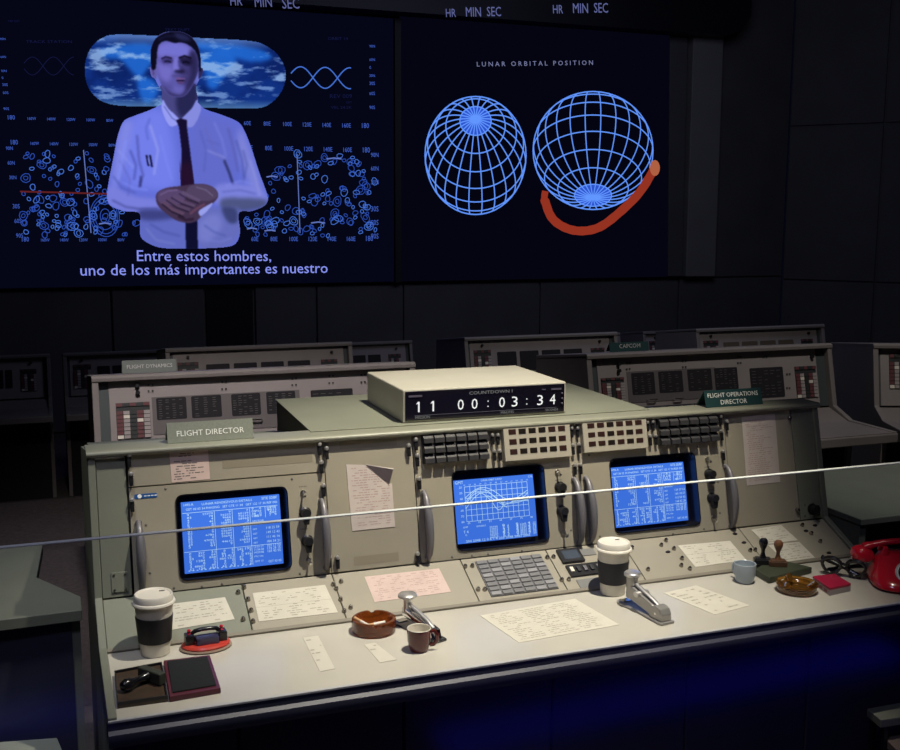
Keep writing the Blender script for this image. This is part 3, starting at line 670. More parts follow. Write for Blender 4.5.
def crt_graph(fr_M, x0, y0, x1, y1, z, parent):
    W = x1-x0; H = y1-y0; b = MB(fr_M); q = lambda a, c: (x0+a*W, y1-c*H); lw = .0011
    gx0, gx1, gy0, gy1 = .13, .91, .11, .66
    for i in range(13): a = gx0+(gx1-gx0)*i/12; b.ribbon([q(a, gy0), q(a, gy1)], lw, z)
    for i in range(7): a = gy0+(gy1-gy0)*i/6; b.ribbon([q(gx0, a), q(gx1, a)], lw, z)
    def curve(f, w=.0016, a0=0, a1=1): b.ribbon([q(gx0+(gx1-gx0)*t, gy0+(gy1-gy0)*f(t)) for t in [a0+(a1-a0)*k/50 for k in range(51)]], w, z+.0002)
    curve(lambda t: .32-.26*math.sin(math.pi*min(t, .6)/.55) if t < .55 else .32+.18*math.sin(math.pi*(t-.55)/.45)**.7)
    curve(lambda t: .44-.34*math.sin(math.pi*t/.5) if t < .5 else .44+.15*math.sin(math.pi*(t-.5)/.5)**.5)
    curve(lambda t: .5-.3*math.sin(math.pi*t/.42) if t < .42 else .5+.25*math.sin(math.pi*(t-.42)/.2) if t < .62 else .5+.04*math.sin(9*t))
    curve(lambda t: .62-.42*math.sin(math.pi*t/.6) if t < .6 else .62-.08*math.sin(6*(t-.6)), a1=1)
    curve(lambda t: .3+.4*(t-.35)/.3, a0=.35, a1=.65); curve(lambda t: .25+.5*(1-t)*2.2, a0=.72, a1=1)
    b.text('GMT', q(.02, .06), q(.12, .06), z, 1); b.text('LUNAR ORBIT SURVEY', q(.34, .045), q(.60, .045), z, 1.1); b.text('CTE', q(.93, .05), q(.985, .05), z, 1)
    for i in range(13): 
        b.text('%d' % (20+i*3), q(gx0-.010+.78*i/12, .092), q(gx0+.014+.78*i/12, .092), z, .8)
        if i < 7: b.text('%d0' % (i+2), q(.065, .13+.091*i), q(.10, .13+.091*i), z, .9)
    for i in range(7): b.text('%02d' % (i*13+5), q(.14+.13*i, .70), q(.17+.13*i, .70), z, .9)
    rs = random.Random(5); b.text('GMT', q(.08, .76), q(.14, .76), z); b.text('LDMARKT', q(.24, .76), q(.36, .76), z)
    for i in range(7):
        yy = .79+i*.028
        for xx, w in ((.40, .10), (.56, .03), (.62, .02), (.73, .03), (.78, .08), (.88, .03), (.94, .04)):
            b.text(''.join(rs.choice('0234567893') for _ in range(max(1, int(w/.018)))), q(xx, yy), q(xx+w, yy), z, .6)
    b.text('204 2048 12 0 6 1 4 203 2048 2002 2045', q(.10, .985), q(.9, .985), z, .8); b.text('T 4', q(.08, .84), q(.14, .84), z); b.text('D', q(.10, .88), q(.12, .88), z, .8)
    return b.build('trajectory_graph', M_text, parent)

def monitor(i, xa, xb, yt, bez, scr, lab):
    pl = MB(PAN.M); bx = rq(PAN, bez); hole = rrect([(bx[0], bx[3]), (bx[2], bx[3]), (bx[2], bx[1]), (bx[0], bx[1])], .020)
    pl.ringplate([(xa+.0011, .0011), (xb-.0011, .0011), (xb-.0011, yt-.0011), (xa+.0011, yt-.0011)], hole[::-1], -.006, 0)
    o = pl.build('monitor_module', beige, CON)
    if lab: o['label'] = lab
    inner = rrect([(bx[0]+.003, bx[3]-.003), (bx[2]-.003, bx[3]-.003), (bx[2]-.003, bx[1]+.003), (bx[0]+.003, bx[1]+.003)], .018)
    b = MB(PAN.M); b.ringplate(hole, inner[::-1], -.048, .003); b.prism(hole, -.052, -.048); b.build('bezel', blackg, o, True)
    s = rq(PAN, scr, -.030); g = MB(PAN.M); mx, my = (s[0]+s[2])/2, (s[1]+s[3])/2
    # mask ring close around the picture tube, then the tube itself slightly domed
    nn = 10; vs = []; fs = []
    for a in range(nn+1):
        for c in range(nn+1):
            p = s[0]+(s[2]-s[0])*a/nn; q = s[1]+(s[3]-s[1])*c/nn; vs.append((p, q, -.030-.004*(((p-mx)/(s[2]-s[0])*2)**2+((q-my)/(s[3]-s[1])*2)**2)/2))
    for a in range(nn):
        for c in range(nn): k = a*(nn+1)+c; fs.append((k, k+nn+1, k+nn+2, k+1))
    g.add(vs, fs); g.box((s[0], s[1], -.047), (s[2], s[3], -.036))
    g.build('screen', M_blue, o)
    return o, s
bezels = [[(173.7, 495), (285.7, 486), (293.8, 569.7), (180.7, 581)], [(450.4, 471), (543.3, 464), (550, 542.7), (457.3, 551.3)], [(608.4, 458.7), (695.7, 451.8), (699.9, 525.2), (615, 534)]]
scrs = [[(180, 502), (279.4, 495), (284, 563.4), (187, 574)], [(452.7, 480.7), (532.7, 474.4), (538.7, 536), (458, 544.3)], [(609.6, 468), (684, 461.9), (688.9, 520.5), (614.3, 527.9)]]
m1, s1 = monitor(0, X1, X2, seam, bezels[0], scrs[0], None); m2, s2 = monitor(1, X3, X4, ytop, bezels[1], scrs[1], None); m3, s3 = monitor(2, X4, X5, ytop, bezels[2], scrs[2], None)
crt_table(PAN.M, *s1, -.0292, m1, 3); crt_graph(PAN.M, *s2, -.0292, m2); crt_table(PAN.M, *s3, -.0292, m3, 8)
for p in ((129, 461), (131, 480), (132, 506)): latch(p, CON)
for p in ((319, 450), (321, 468), (323, 491), (326, 454), (328.7, 562), (337, 563), (408, 451), (415, 445), (416.5, 461), (418.5, 484), (417, 559)): latch(p, CON)
for p in ((491.5, 440), (497, 440), (493.5, 456), (499, 456), (570.6, 433), (576.5, 433), (572, 450), (578, 449), (574, 470), (579.6, 469.5), (646, 427), (651.5, 426.5), (649, 441), (654.5, 440.5), (719.3, 421), (725.5, 426), (720.3, 436), (722, 456)): latch(p, CON, s=.92)
for pt, pb in (((138.5, 521), (142, 590)),): handle(pt, pb, m1)
handle((321.5, 499), (325.5, 569), m1); handle((424, 491), (427, 559), m2); handle((573, 478), (579.5, 544), m2); handle((584.5, 477), (591, 542), m3); handle((724.5, 465), (731, 527), m3)
for m_, ps in ((m1, ((303, 492.5), (305, 513), (307.3, 541), (308.5, 560), (303, 486.5), (304, 529))), (m2, ((557, 472), (559.5, 487), (561.5, 511), (563.5, 533), (556.5, 466), (558.5, 480), (561, 505))), (m3, ((706.7, 459), (708.7, 474), (711.5, 498), (712.8, 518), (706, 453), (707.5, 467), (710, 490)))):
    toggle(ps[0], m_); knob(ps[1], m_); knob(ps[2], m_); toggle(ps[3], m_)
    for p in ps[4:]: plabel(p, .02, m_)
for m_, ps in ((m1, ((165.5, 488.7), (292, 479), (146, 525), (150, 573), (174, 588), (300, 573.6), (202, 586.7), (222, 584))), (m2, ((444, 467.5), (568, 534.5), (566, 489), (571, 530), (452, 557), (432, 545), (472, 555.5), (488, 554), (522, 551))), (m3, ((589, 455), (698, 446.5), (704, 529), (720, 513), (718, 482), (600, 536.5), (632, 540.6), (673, 534)))):
    for p in ps: bolt(p, m_)
# panel controls on the right blank panel
tp = dome((797, 510), CON, PAN, .006); dome((789, 418), CON, PAN, .0055); 
u, v = PAN.px(812, 509); b = MB(PAN.M); b.lathe([(0, 0), (.016, 0), (.016, .004), (.011, .006), (.0105, .026), (0, .028)], (u, v, 0), 18); b.box((u-.004, v-.020, .006), (u+.004, v+.012, .030), .002); b.build('rotary_knob', blackp, CON, True)
for p in ((805, 505), (813, 503), (805, 516)): bolt(p, CON)

# indicator matrices (white frames with dark red windows) and dark push-button matrices
def matrix(pts, par, kind):
    x0, y0, x1, y1 = rq(PAN, pts); W = x1-x0; H = y1-y0; b = MB(PAN.M)
    if kind == 'lamp':
        b.box((x0, y0-.006, 0), (x1, y1, .016), .0015); o = b.build('indicator_panel', mat('indicator_white', (.37, .345, .28), .5), par)
        for r in range(3):
            for c in range(6):
                cx_ = x0+W*(.055+.89*(c+.5)/6); cz = y0+H*(.06+.9*(r+.5)/3); w = W*.89/6*.36; h = H*.9/3*.265
                g = MB(PAN.M); g.use(lensr if (c*7+r*5) % 5 < (3 if pts[0][0] > 570 else 1) or (r == 2 and c > 3) else lensd); g.box((cx_-w, cz-h, .0155), (cx_+w, cz+h, .0172), .0006, 1); g.build('indicator_window', None, o)
    else:
        b.box((x0, y0, 0), (x1, y1, .006), .001); o = b.build('push_button_panel', mat('button_frame', (.03, .03, .03), .4), par)
        for r in range(3):
            for c in range(6):
                ax = x0+W*(c+.07)/6; bx_ = x0+W*(c+.93)/6; ay = y0+H*(r+.04)/3; by_ = y0+H*(r+.96)/3
                g = MB(PAN.M); g.prism([(ay, .006), (ay, .022), (ay+(by_-ay)*.55, .019), (by_, .010), (by_, .006)], ax, bx_, 'x', bev=.0012) if False else None
                hh = by_-ay
                vs = [(ax, ay, .006), (bx_, ay, .006), (bx_, ay, .020), (ax, ay, .020), (ax, ay+hh*.5, .020), (bx_, ay+hh*.5, .020), (bx_, by_, .009), (ax, by_, .009), (ax, by_, .006), (bx_, by_, .006)]
                fs = [(0, 1, 2, 3), (3, 2, 5, 4), (4, 5, 6, 7), (7, 6, 9, 8), (0, 3, 4, 7, 8), (1, 9, 6, 5, 2)]
                g.add(vs, fs); g.build('push_button', greyblk, o)
    return o
matrix([(421, 433.3), (486, 430.4), (487.3, 459.6), (422, 463.8)], CON, 'btn')
matrix([(500.7, 426.2), (567, 422.2), (569.3, 455), (503, 458.8)], CON, 'lamp')
matrix([(579, 420.8), (643, 416.6), (645.6, 446.5), (582, 450.5)], CON, 'lamp')
matrix([(655.4, 417), (715, 414.9), (716.5, 441.6), (657.8, 445.2)], CON, 'btn')

# sloped shelf
slx = [.018, SLP.px(243, 590)[0], SLP.px(337, 590)[0], SLP.px(463, 566)[0], SLP.px(551, 560)[0], SLP.px(633, 560)[0], SLP.px(754, 548)[0], XR-.020]
b = MB(SLP.M); b.box((.018, -.002, -.03), (XR-.020, SH, -.0065)); b.build('shelf_frame', darkin, CON)
for i in range(len(slx)-1):
    plate('sloped_panel', slx[i], -.001, slx[i+1], SH-.0005, greenish if i == 0 else beige, SLP.M)
b = MB(SLP.M); b.box((.018, -.006, -.004), (XR-.020, .004, .0035), .001); b.build('shelf_trim', mat('trim_beige', (.20, .18, .14), .45), CON)
for p in [(238, 593), (244, 588), (248, 600), (251, 611), (243, 620), (253, 622), (333, 585), (341, 582), (336, 589), (340.5, 600), (344, 611.5), (350.5, 608), (465, 567), (472, 566.5), (478, 590), (484.5, 590), (547, 558), (553.3, 557.5), (561.5, 580.5), (568.5, 580),
          (661, 545.7), (665.7, 541), (673.7, 549.3), (681.7, 559), (681, 566), (689.5, 569.3), (631.7, 548.3), (647.7, 570), (750, 551), (755, 550.5), (802, 525.7), (811, 534), (820, 542)]: dome(p, CON)
for p in [(735, 534), (744, 542.7), (815, 525.5), (829, 553), (668, 552), (806, 531)]:
    u, v = SLP.px(*p); b = MB(SLP.M); b.lathe([(0, .003), (.005, .0028), (.0065, .001), (.007, 0)], (u, v, 0), 12, sx=1.2, sy=.7); b.build('plug_cap', blackp, CON, True)
# printed keypad
x0, y0, x1, y1 = rq(SLP, [(474, 561.7), (538.3, 555.7), (560.7, 588.3), (491.7, 597.7)])
b = MB(SLP.M); b.box((x0, y0, 0), (x1, y1, .003), .0005); KP = b.build('keypad', mat('keypad_grey', (.13, .13, .135), .5), CON)
k1 = mat('key_grey', (.17, .17, .175), .4); k2 = mat('key_pale', (.27, .27, .28), .35)
for r in range(8):
    for c in range(6):
        w = (x1-x0)/6; h = (y1-y0)/8; g = MB(SLP.M); g.box((x0+w*(c+.07), y0+h*(r+.1), .003), (x0+w*(c+.93), y0+h*(r+.9), .0065), .001, 1); g.build('key', k2 if (c*5+r*3) % 4 == 0 else k1, KP)
# small dark display and switch blocks
x0, y0, x1, y1 = rq(SLP, [(556, 551.5), (578, 548.5), (584, 561.7), (562.5, 565)])
b = MB(SLP.M); b.box((x0, y0, 0), (x1, y1, .008), .002); SD = b.build('small_display', blackp, CON); b = MB(SLP.M); b.box((x0+.010, y0+.010, .008), (x1-.010, y1-.010, .0086)); b.build('display_glass', mat('dim_glass', (.06, .075, .10), .1, coat=.5), SD)
x0, y0, x1, y1 = rq(SLP, [(564.4, 567.2), (598, 562.5), (604, 573.6), (572, 578)])
b = MB(SLP.M); b.box((x0, y0, 0), (x1, y1, .006), .001); SB = b.build('switch_block', blackp, CON)
for k in range(5):
    xx = x0+(x1-x0)*(k+.5)/5; b = MB(SLP.M); b.box((xx-.005, y0+.012, .006), (xx+.005, y1-.012, .011), .001); b.build('rocker_switch', [whitep, greyblk, greyhandle, greyblk, greyhandle][k], SB)
for q in ([(577, 550), (592, 548.5), (597, 554.5), (582, 556.5)], [(575, 581), (598, 577), (604, 585), (582, 589)]):
    x0, y0, x1, y1 = rq(SLP, q); b = MB(SLP.M); b.box((x0, y0, 0), (x1, y1, .002), .0005); b.build('label_plate', mat('label_grey', (.17, .17, .165), .5), CON)
# pale tape strips on blank panels
for q in ([(339, 442), (396, 438), (397, 445), (340, 449.5)], [(353, 556), (398, 553), (399.5, 561.5), (354.5, 565)], [(222, 459), (312, 453), (312.5, 462), (223, 468.5)]):
    x0, y0, x1, y1 = rq(PAN, q); b = MB(PAN.M); b.box((x0, y0, 0), (x1, y1, .0004)); b.build('tape_strip', mat('old_tape', (.245, .22, .165), .35), CON)

# desktop
XD = 2.42
b = MB(); b.prism([(.018, 0), (XD, 0), (XD, .31), (XR-.003, .31), (XR-.020, .31), (XR-.020, .335), (.018, .335)], .728, .75, bev=.002); b.build('desktop', deskm, CON)
b = MB(); b.box((.001, -.009, .7455), (XD, -.0005, .7515), .0015); b.build('desk_edge_strip', edgem, CON)
b = MB(); pr = [(-.001, .745), (-.008, .745), (-.0085, .731), (-.016, .725), (-.018, .712), (-.014, .699), (0, .692), (.06, .690), (.06, .727), (-.001, .727)]
b.prism(pr, .001, XD, 'x'); b.build('apron', navy, CON, True)
b = MB(); xs = [.012, .26, .62, .98, 1.34, 1.70, XR]
for i in range(len(xs)-1): b.box((xs[i]+.003, .075, .10), (xs[i+1]-.003, .09, .692), .002, 1)
b.box((.012, .10, .02), (XR, .14, .70)); b.build('kick_panel', navy, CON)
b = MB(); b.box((.02, .12, 0), (XR-.01, 1.12, .03)); b.build('plinth', blackp, CON)
b = MB(); x0 = at(856, 622, .6).x; b.box((XR+.02, .03, .42), (XD, .05, .665), .003); b.build('drawer_front', navy, CON)
b = MB(); b.box((XD-.03, .03, 0), (XD, .30, .728)); b.build('desk_leg_panel', navy, CON)

# ------------------------------------------------------------------ deck and countdown clock on top
b = MB(); b.use(greenish)
dk = [(.543, .600), (1.530, .600), (1.530, 1.115), (.556, 1.115)]
b.prism(dk, 1.1613, 1.1635, bev=.0008)
b.use(mat('deck_side', (.022, .023, .022), .6))
b.prism([(.635, 1.1612), (1.108, 1.1612), (1.108, 1.0705), (.635, 1.149)], .5585, 1.525, 'x')
dkx = b.build('equipment_deck', None); tag(dkx, 'flat pale green metal deck on console top under the countdown clock', 'shelf')
BX, BY, BZ, BW, BD, BH, BR = .79743, .62657, 1.1637, .475, .358, .0890, -.01235
CK = thing('countdown_clock', 'wide beige countdown clock reading 11 00:03:34 on console top', 'clock', (BX+.23, BY+.17, BZ), BR)
bt = T((BX, BY-.005, BZ), BR)
boxm = mat('clock_case', (.44, .425, .36), .45, noise=.04, nscale=10)
b = MB(bt); b.box((0, .004, 0), (BW, BD, BH), .0035); b.build('clock_case', boxm, CK)
CF = Matrix.Translation((0, 0, 0)) @ bt @ Matrix(((1, 0, 0, 0), (0, 0, -1, 0), (0, 1, 0, 0), (0, 0, 0, 1)))
b = MB(CF); b.box((.006, .006, -.008), (BW-.006, BH-.005, -.001), .001); b.build('clock_face', mat('clock_face', (.007, .006, .013), .2, coat=.3), CK)
b = MB(CF)
E_dig = emit('clock_digit', (235, 235, 232)); E_cap = emit('clock_caption', (120, 120, 118))
b.ribbon([(.03, .0195), (BW-.03, .0195)], .001, .0002)
b.build('clock_rule', mat('clock_rule', (.12, .12, .16), .5), CK)
for t, fc in (('1', .086), ('1', .171), ('0', .339), ('0', .423), (':', .505), ('0', .591), ('3', .67), (':', .746), ('3', .83), ('4', .91)):
    b = MB(CF); x0 = fc*BW; z0, z1 = .0285, .0565
    if t == '1': b.add([(x0-.0005, z0, .0008), (x0+.0040, z0, .0008), (x0+.0040, z1, .0008), (x0-.0005, z1, .0008), (x0-.0065, z1-.007, .0008), (x0-.0005, z1-.0058, .0008)], [(0, 1, 2, 3), (4, 5, 3)])
    elif t == ':':
        for zz in (z0+.005, z1-.009): b.rect(x0-.0016, zz-.0016, x0+.0016, zz+.0016, .0008)
    else:
        v_, f_, w_ = glyphs(t); h_ = max(y for _, y in v_); k = (z1-z0)/h_; kx = .0175/w_; b.add([(x0-.0088+x*kx, z0+y*k, .0008) for x, y in v_], f_)
    b.build('clock_digit', E_dig, CK)
b = MB(CF); b.text('COUNTDOWN I', (.39*BW, .0680), (.655*BW, .0680), .0006, .72)
for t, x0, x1 in (('MISSION', .07, .155), ('MINUTES', .585, .665), ('SECONDS', .865, .945)): b.text(t, (x0*BW, .0105), (x1*BW, .0105), .0006, 1.0)
b.build('clock_captions', E_cap, CK)
b = MB(CF); b.rect(.84*BW, .070, .865*BW, .073, .0006); b.rect(.90*BW, .0685, .965*BW, .0735, .0006); b.rect(.03*BW, .069, .11*BW, .0745, .0006)
for k in range(3): b.cyl((.972*BW, .03+k*.014, -.001), .0025, .003, 8)
b.build('clock_face_label', mat('clock_label', (.10, .09, .13), .4), CK)

# ------------------------------------------------------------------ tent signs
def tent(pts, Y, zb_, lines, m, label, name='tent_sign', lm=None, depth=.05, lean=.02):
    fr = Frame((0, Y, zb_), (1, 0, 0), (0, lean, .06)); q = [fr.px(*p) for p in pts]; x0 = (q[0][0]+q[3][0])/2; x1 = (q[1][0]+q[2][0])/2; h = (q[0][1]+q[1][1])/2
    t = thing(name, label, 'sign', ((x0+x1)/2, Y+depth/2, zb_), 0, None)
    b = MB(fr.M); b.box((x0, 0, -.003), (x1, h, 0), .0005, 1)
    yy = V(fr.M @ V((0, h, 0))); top = (yy.y, yy.z)
    b2 = MB(); b2.prism([(top[0], top[1]), (top[0]+depth*.75, zb_), (top[0]+depth*.75-.003, zb_), (top[0]-.001, top[1]-.004)], x0, x1, 'x')
    b.M = Matrix.Identity(4); b.v += b2.v; n = len(b.v)-len(b2.v); b.f += [tuple(n+i for i in f) for f in b2.f]; b.m += b2.m
    b.build('sign_board', m, t)
    b = MB(fr.M)
    for tx, fa, fb, fy in lines: b.text(tx, (x0+(x1-x0)*fa, h*fy), (x0+(x1-x0)*fb, h*fy), .0008, 1)
    b.build('sign_lettering', lm or white, t); return t
tent([(166, 422.7), (252.3, 418.3), (254, 436.7), (167.7, 441)], .575, 1.1614, [('FLIGHT DIRECTOR', .11, .89, .32)], signgrey, 'grey desk sign reading FLIGHT DIRECTOR on console top edge')
tent([(702, 391), (759, 387.5), (764.4, 401), (707.8, 405.5)], .575, 1.1614, [('FLIGHT OPERATIONS', .05, .93, .57), ('DIRECTOR', .26, .72, .14)], teal, 'teal tent sign reading FLIGHT OPERATIONS DIRECTOR at console top right')

# ------------------------------------------------------------------ papers
def scribble(b, x0, y0, x1, y1, z, rows, dens, mk, seed, cols=1, jit=.3):
    rs = random.Random(seed); b.use(mk); H = (y1-y0)/rows
    for r in range(rows):
        yy = y1-(r+.5)*H
        for c in range(cols):
            cx0 = x0+(x1-x0)*(c+.04)/cols; cx1 = x0+(x1-x0)*(c+.92)/cols; x = cx0+rs.random()*(cx1-cx0)*jit
            end = cx0+(cx1-cx0)*(.55+.45*rs.random())
            while x < end:
                w = (.004+rs.random()*.010); 
                if rs.random() < dens: b.rect(x, yy-H*.17, min(x+w, cx1), yy+H*.17, z)
                x += w+.003
def sheet(fr, pts, m, ink, rows, label, cols=1, dens=.8, seed=1, group=None, split=None, par=None, lift=.0004):
    x = [fr.px(*p) for p in pts]; b = MB(fr.M); b.use(m)
    b.prism(x[::-1], lift, lift+.0005)
    # writing follows the sheet's own corners
    q = MB(); scribble(q, 0.05, .05, .95, .95, 0, rows, dens, ink, seed, cols)
    W = math.hypot(x[1][0]-x[0][0], x[1][1]-x[0][1])
    q = MB(); q.use(ink); rs = random.Random(seed); tl_, tr_, br_, bl_ = [V(p) for p in x]
    def mp(a, c): return tuple((tl_*(1-a)+tr_*a)*(1-c)+(bl_*(1-a)+br_*a)*c)
    for r in range(rows):
        c0 = .05+.9*(r+.33)/rows; c1 = .05+.9*(r+.66)/rows
        for c in range(cols):
            a0 = .05+.9*c/cols; a1 = a0+.84/cols; a = a0+rs.random()*.12/cols; end = a0+(a1-a0)*(.5+.5*rs.random())
            while a < end:
                w = (.004+rs.random()*.011)/W
                if rs.random() < dens: q.quad([mp(a, c1), mp(min(a+w, a1), c1), mp(min(a+w, a1), c0), mp(a, c0)], lift+.0008)
                a += w+.0028/W
    b.use(ink); n = len(b.v); b.v += [fr.M @ v for v in q.v]; b.f += [tuple(n+i for i in f) for f in q.f]; b.m += [b.cur]*len(q.f)
    if split:
        b.ribbon([mp(0, split), mp(1, split)], .0008, lift+.0009)
    o = b.build('paper_sheet', None); return tag(o, label, 'paper', group)
sheet(PAN, [(169, 449), (207.7, 446.7), (210, 479), (171.7, 482.7)], pinkp, inkd, 12, 'small pink typed note taped on blank panel below FLIGHT DIRECTOR sign', dens=.75, seed=2)
sheet(PAN, [(741.4, 416.7), (774.7, 413.6), (780, 482), (746.7, 485.8)], greyp, inkp, 30, 'tall narrow typed sheet taped to console panel at far right', dens=.85, seed=3)
sheet(SLP, [(168, 604.5), (225, 597.4), (234.7, 619.4), (172, 630)], paper, inkm, 9, 'cream printed sheet on sloped shelf behind the left coffee cup', cols=2, dens=.6, seed=4)
sheet(SLP, [(252.7, 593.3), (325, 585), (338, 612.7), (259, 621.7)], paper, inkm, 12, 'cream folded chart on sloped shelf below the left monitor', cols=3, dens=.55, seed=5, split=.52)
sheet(SLP, [(364.4, 577), (439, 568.6), (451, 592), (374.6, 602.4)], pinkp, inkp, 12, 'pink chart on sloped shelf behind the chrome stapler', cols=4, dens=.6, seed=6)
sheet(SLP, [(677.8, 545.6), (730, 541), (746, 560), (695.6, 567.3)], paper, inkm, 10, 'cream sheet with mid crease on sloped shelf below right monitor', cols=2, dens=.5, seed=7, split=.45)
sheet(SLP, [(751, 530), (781, 525), (798, 540.5), (766, 544.3)], paper, inkm, 7, 'upper cream sheet on sloped shelf behind the rubber stamps', cols=2, dens=.55, seed=8)
sheet(SLP, [(768, 545.3), (799, 542), (815, 557.8), (786, 562)], paper, inkm, 7, 'lower cream sheet on sloped shelf partly hidden by the brown stamp', cols=2, dens=.55, seed=9)
sheet(DSK, [(480, 615.8), (575, 599), (619.4, 625), (519, 643)], paper, inkm, 16, 'large printed sheet lying on the desk in front of keypad', cols=3, dens=.8, seed=10)
sheet(DSK, [(663.3, 593.3), (696, 585.7), (750, 605.7), (715, 615)], paper, inkm, 8, 'narrow cream sheet on the desk between grey stapler and pale mug', cols=2, dens=.5, seed=11)
sheet(DSK, [(303, 638), (318, 636), (335, 669), (320, 672)], mat('faded_paper', (.545, .515, .44), .7), inkm, 9, 'faded narrow strip of paper lying flat on desk left of amber ashtray', dens=.35, seed=12)
sheet(DSK, [(364, 645), (375, 643), (397, 660), (380, 663)], MATS['faded_paper'], inkm, 5, 'faded small paper lying flat on desk in front of amber ashtray', dens=.35, seed=13)
# page with its top right corner folded over
b = MB(PAN.M); b.use(greyp); cp_ = [PAN.px(*p) for p in ((346, 464.4), (366, 465), (389, 484), (391.8, 483), (395, 526.6), (352, 531))]
b.prism(cp_[::-1], .0006, .0014); b.use(mat('paper_back_shaded', (.13, .105, .12), .8)); f0, f1, f2 = [PAN.px(*p) for p in ((366, 465), (391.5, 469.5), (389, 484))]  # flap underside coloured dark to look shadowed
b.add([(*f0, .0016), (*f1, .014), (*f2, .0016), (*f0, .0030), (*f1, .0155), (*f2, .0030)], [(0, 1, 2), (5, 4, 3), (0, 3, 4, 1), (1, 4, 5, 2)])
b.use(greyp); g0, g1 = PAN.px(365, 464), PAN.px(392, 468.5); b.add([(*f0, .0032), (*f1, .0157), (*g1, .0150), (*g0, .0030)], [(0, 1, 2, 3)])
b.use(inkp); rs = random.Random(4); tl_, tr_, br_, bl_ = [V(PAN.px(*p)) for p in ((346, 464.4), (391.5, 461.5), (395, 526.6), (352, 531))]
for r in range(24):
    c_v = .06+.9*r/24; a_ = .08+rs.random()*.1
    while a_ < .88:
        w = .03+rs.random()*.08
        if rs.random() < .7 and not (c_v < .36 and a_+w > .38+c_v*1.5):
            mp_ = lambda a, c: tuple((tl_*(1-a)+tr_*a)*(1-c)+(bl_*(1-a)+br_*a)*c)
            b.quad([mp_(a_, c_v+.012), mp_(min(a_+w, .92), c_v+.012), mp_(min(a_+w, .92), c_v), mp_(a_, c_v)], .0017)
        a_ += w+.02
o = b.build('paper_sheet', None)
tag(o, 'creased typed page with folded top corner on panel left of middle monitor', 'paper')
b = MB(PAN.M); x0, y0, x1, y1 = rq(PAN, [(134, 494.5), (157, 492.7), (157.3, 497.3), (134.5, 499)]); b.use(mat('sticker_blue', (.02, .09, .30), .3)); b.prism(rrect([(x0, y1), (x1, y1), (x1, y0), (x0, y0)], .004), 0, .001); b.use(white); b.lathe([(0, .0013), (.0045, .0012), (.005, .001)], (x0+.012, (y0+y1)/2, 0), 12)
for k in range(4): b.rect(x0+.022+k*.008, (y0+y1)/2-.001, x0+.028+k*.008, (y0+y1)/2+.001, .0012)
o = b.build('blue_sticker', None); tag(o, 'small blue oval sticker above the left monitor handle', 'sticker')

# ------------------------------------------------------------------ things on the desk
DZ = .7502
def coffee(px, py, label):
    c = at(px, py); t = thing('coffee_cup', label, 'cup', (c.x, c.y, DZ), 0, 'lidded travel coffee cups'); M = T((c.x, c.y, DZ))
    b = MB(M); b.lathe([(0, .001), (.029, 0), (.031, .002), (.0415, .118), (.0395, .118), (.030, .006), (0, .006)], seg=40); b.build('cup_body', whitep, t, True)
    b = MB(M); pr = [(.0335, .030), (.0345, .030)]
    b2 = MB(M); seg = 72; pr = [(.0332, .030), (.0352, .031), (.0402, .088), (.0386, .089)]
    vs = []; fs = []
    for i in range(seg):
        a = 2*math.pi*i/seg; k = 1+(.012 if i % 2 else 0)
        for r, h in pr: vs.append((r*k*math.cos(a), r*k*math.sin(a), h))
    for i in range(seg):
        for j in range(3): fs.append((i*4+j, ((i+1) % seg)*4+j, ((i+1) % seg)*4+j+1, i*4+j+1))
    b2.add(vs, fs); b2.build('sleeve', mat('cup_sleeve', (.016, .016, .019), .6), t, True)
    b = MB(M); b.lathe([(.0395, .114), (.0455, .115), (.047, .118), (.0455, .1215), (.0425, .123), (.0415, .135), (.0395, .1375), (.037, .1365), (.035, .1345), (0, .134)], seg=44)
    lid = b.build('lid', mat('cup_lid', (.72, .68, .59), .4), t, True)
    b = MB(M); b.lathe([(0, .0012), (.004, .001), (.0042, 0)], (.020, .018, .1345), 10, sx=1.6, sy=.6); b.build('drink_hole', greyblk, lid)
    return t
coffee(155.5, 653, 'white lidded coffee cup with black sleeve standing beside red desk punch'); coffee(612.5, 593, 'white lidded coffee cup with black sleeve standing behind the grey stapler')

# red base punch with black cradle
c = at(206, 647); t = thing('desk_punch', 'red oval desk tool with black posts and arched black handle', 'desk tool', (c.x, c.y, DZ)); M = T((c.x, c.y, DZ), .05) @ Matrix.Diagonal((1, 1, .76, 1))
b = MB(M); b.lathe([(0, 0), (.054, 0), (.058, .004), (.056, .008), (.0, .008)], seg=40, sy=.78); b.build('base_rim', mat('rim_beige', (.30, .22, .17), .4), t, True)
b = MB(M); b.lathe([(0, .008), (.053, .008), (.054, .013), (.050, .018), (0, .019)], seg=40, sy=.78); b.build('base', mat('red_enamel', (.50, .05, .035), .3), t, True)
for s_ in (-1, 1):
    b = MB(M); b.box((s_*.036-.010, -.014, .017), (s_*.036+.010, .016, .046), .003); po = b.build('post', blackg, t)
    b = MB(M); b.lathe([(0, .060), (.003, .059), (.0045, .055), (.003, .048), (.005, .045)], (s_*.036, .004, 0), 12); b.build('post_cap', red, po, True)
b = MB(M); b.box((-.024, -.024, .018), (.026, -.004, .040), .002); b.use; b.build('paper_guide', mat('blue_black', (.04, .04, .09), .2, coat=.3), t)
b = MB(M); b.tube([(-.030, .006, .044), (-.022, .004, .052), (-.008, .003, .055), (.010, .003, .055), (.024, .004, .052), (.031, .006, .044)], [.005, .006, .006, .006, .006, .005], 10); b.build('carry_handle', blackg, t, True)
b = MB(M); b.box((-.026, .004, .018), (.026, .012, .036), .002); b.build('back_bar', mat('maroon_bar', (.10, .02, .04), .3), t)

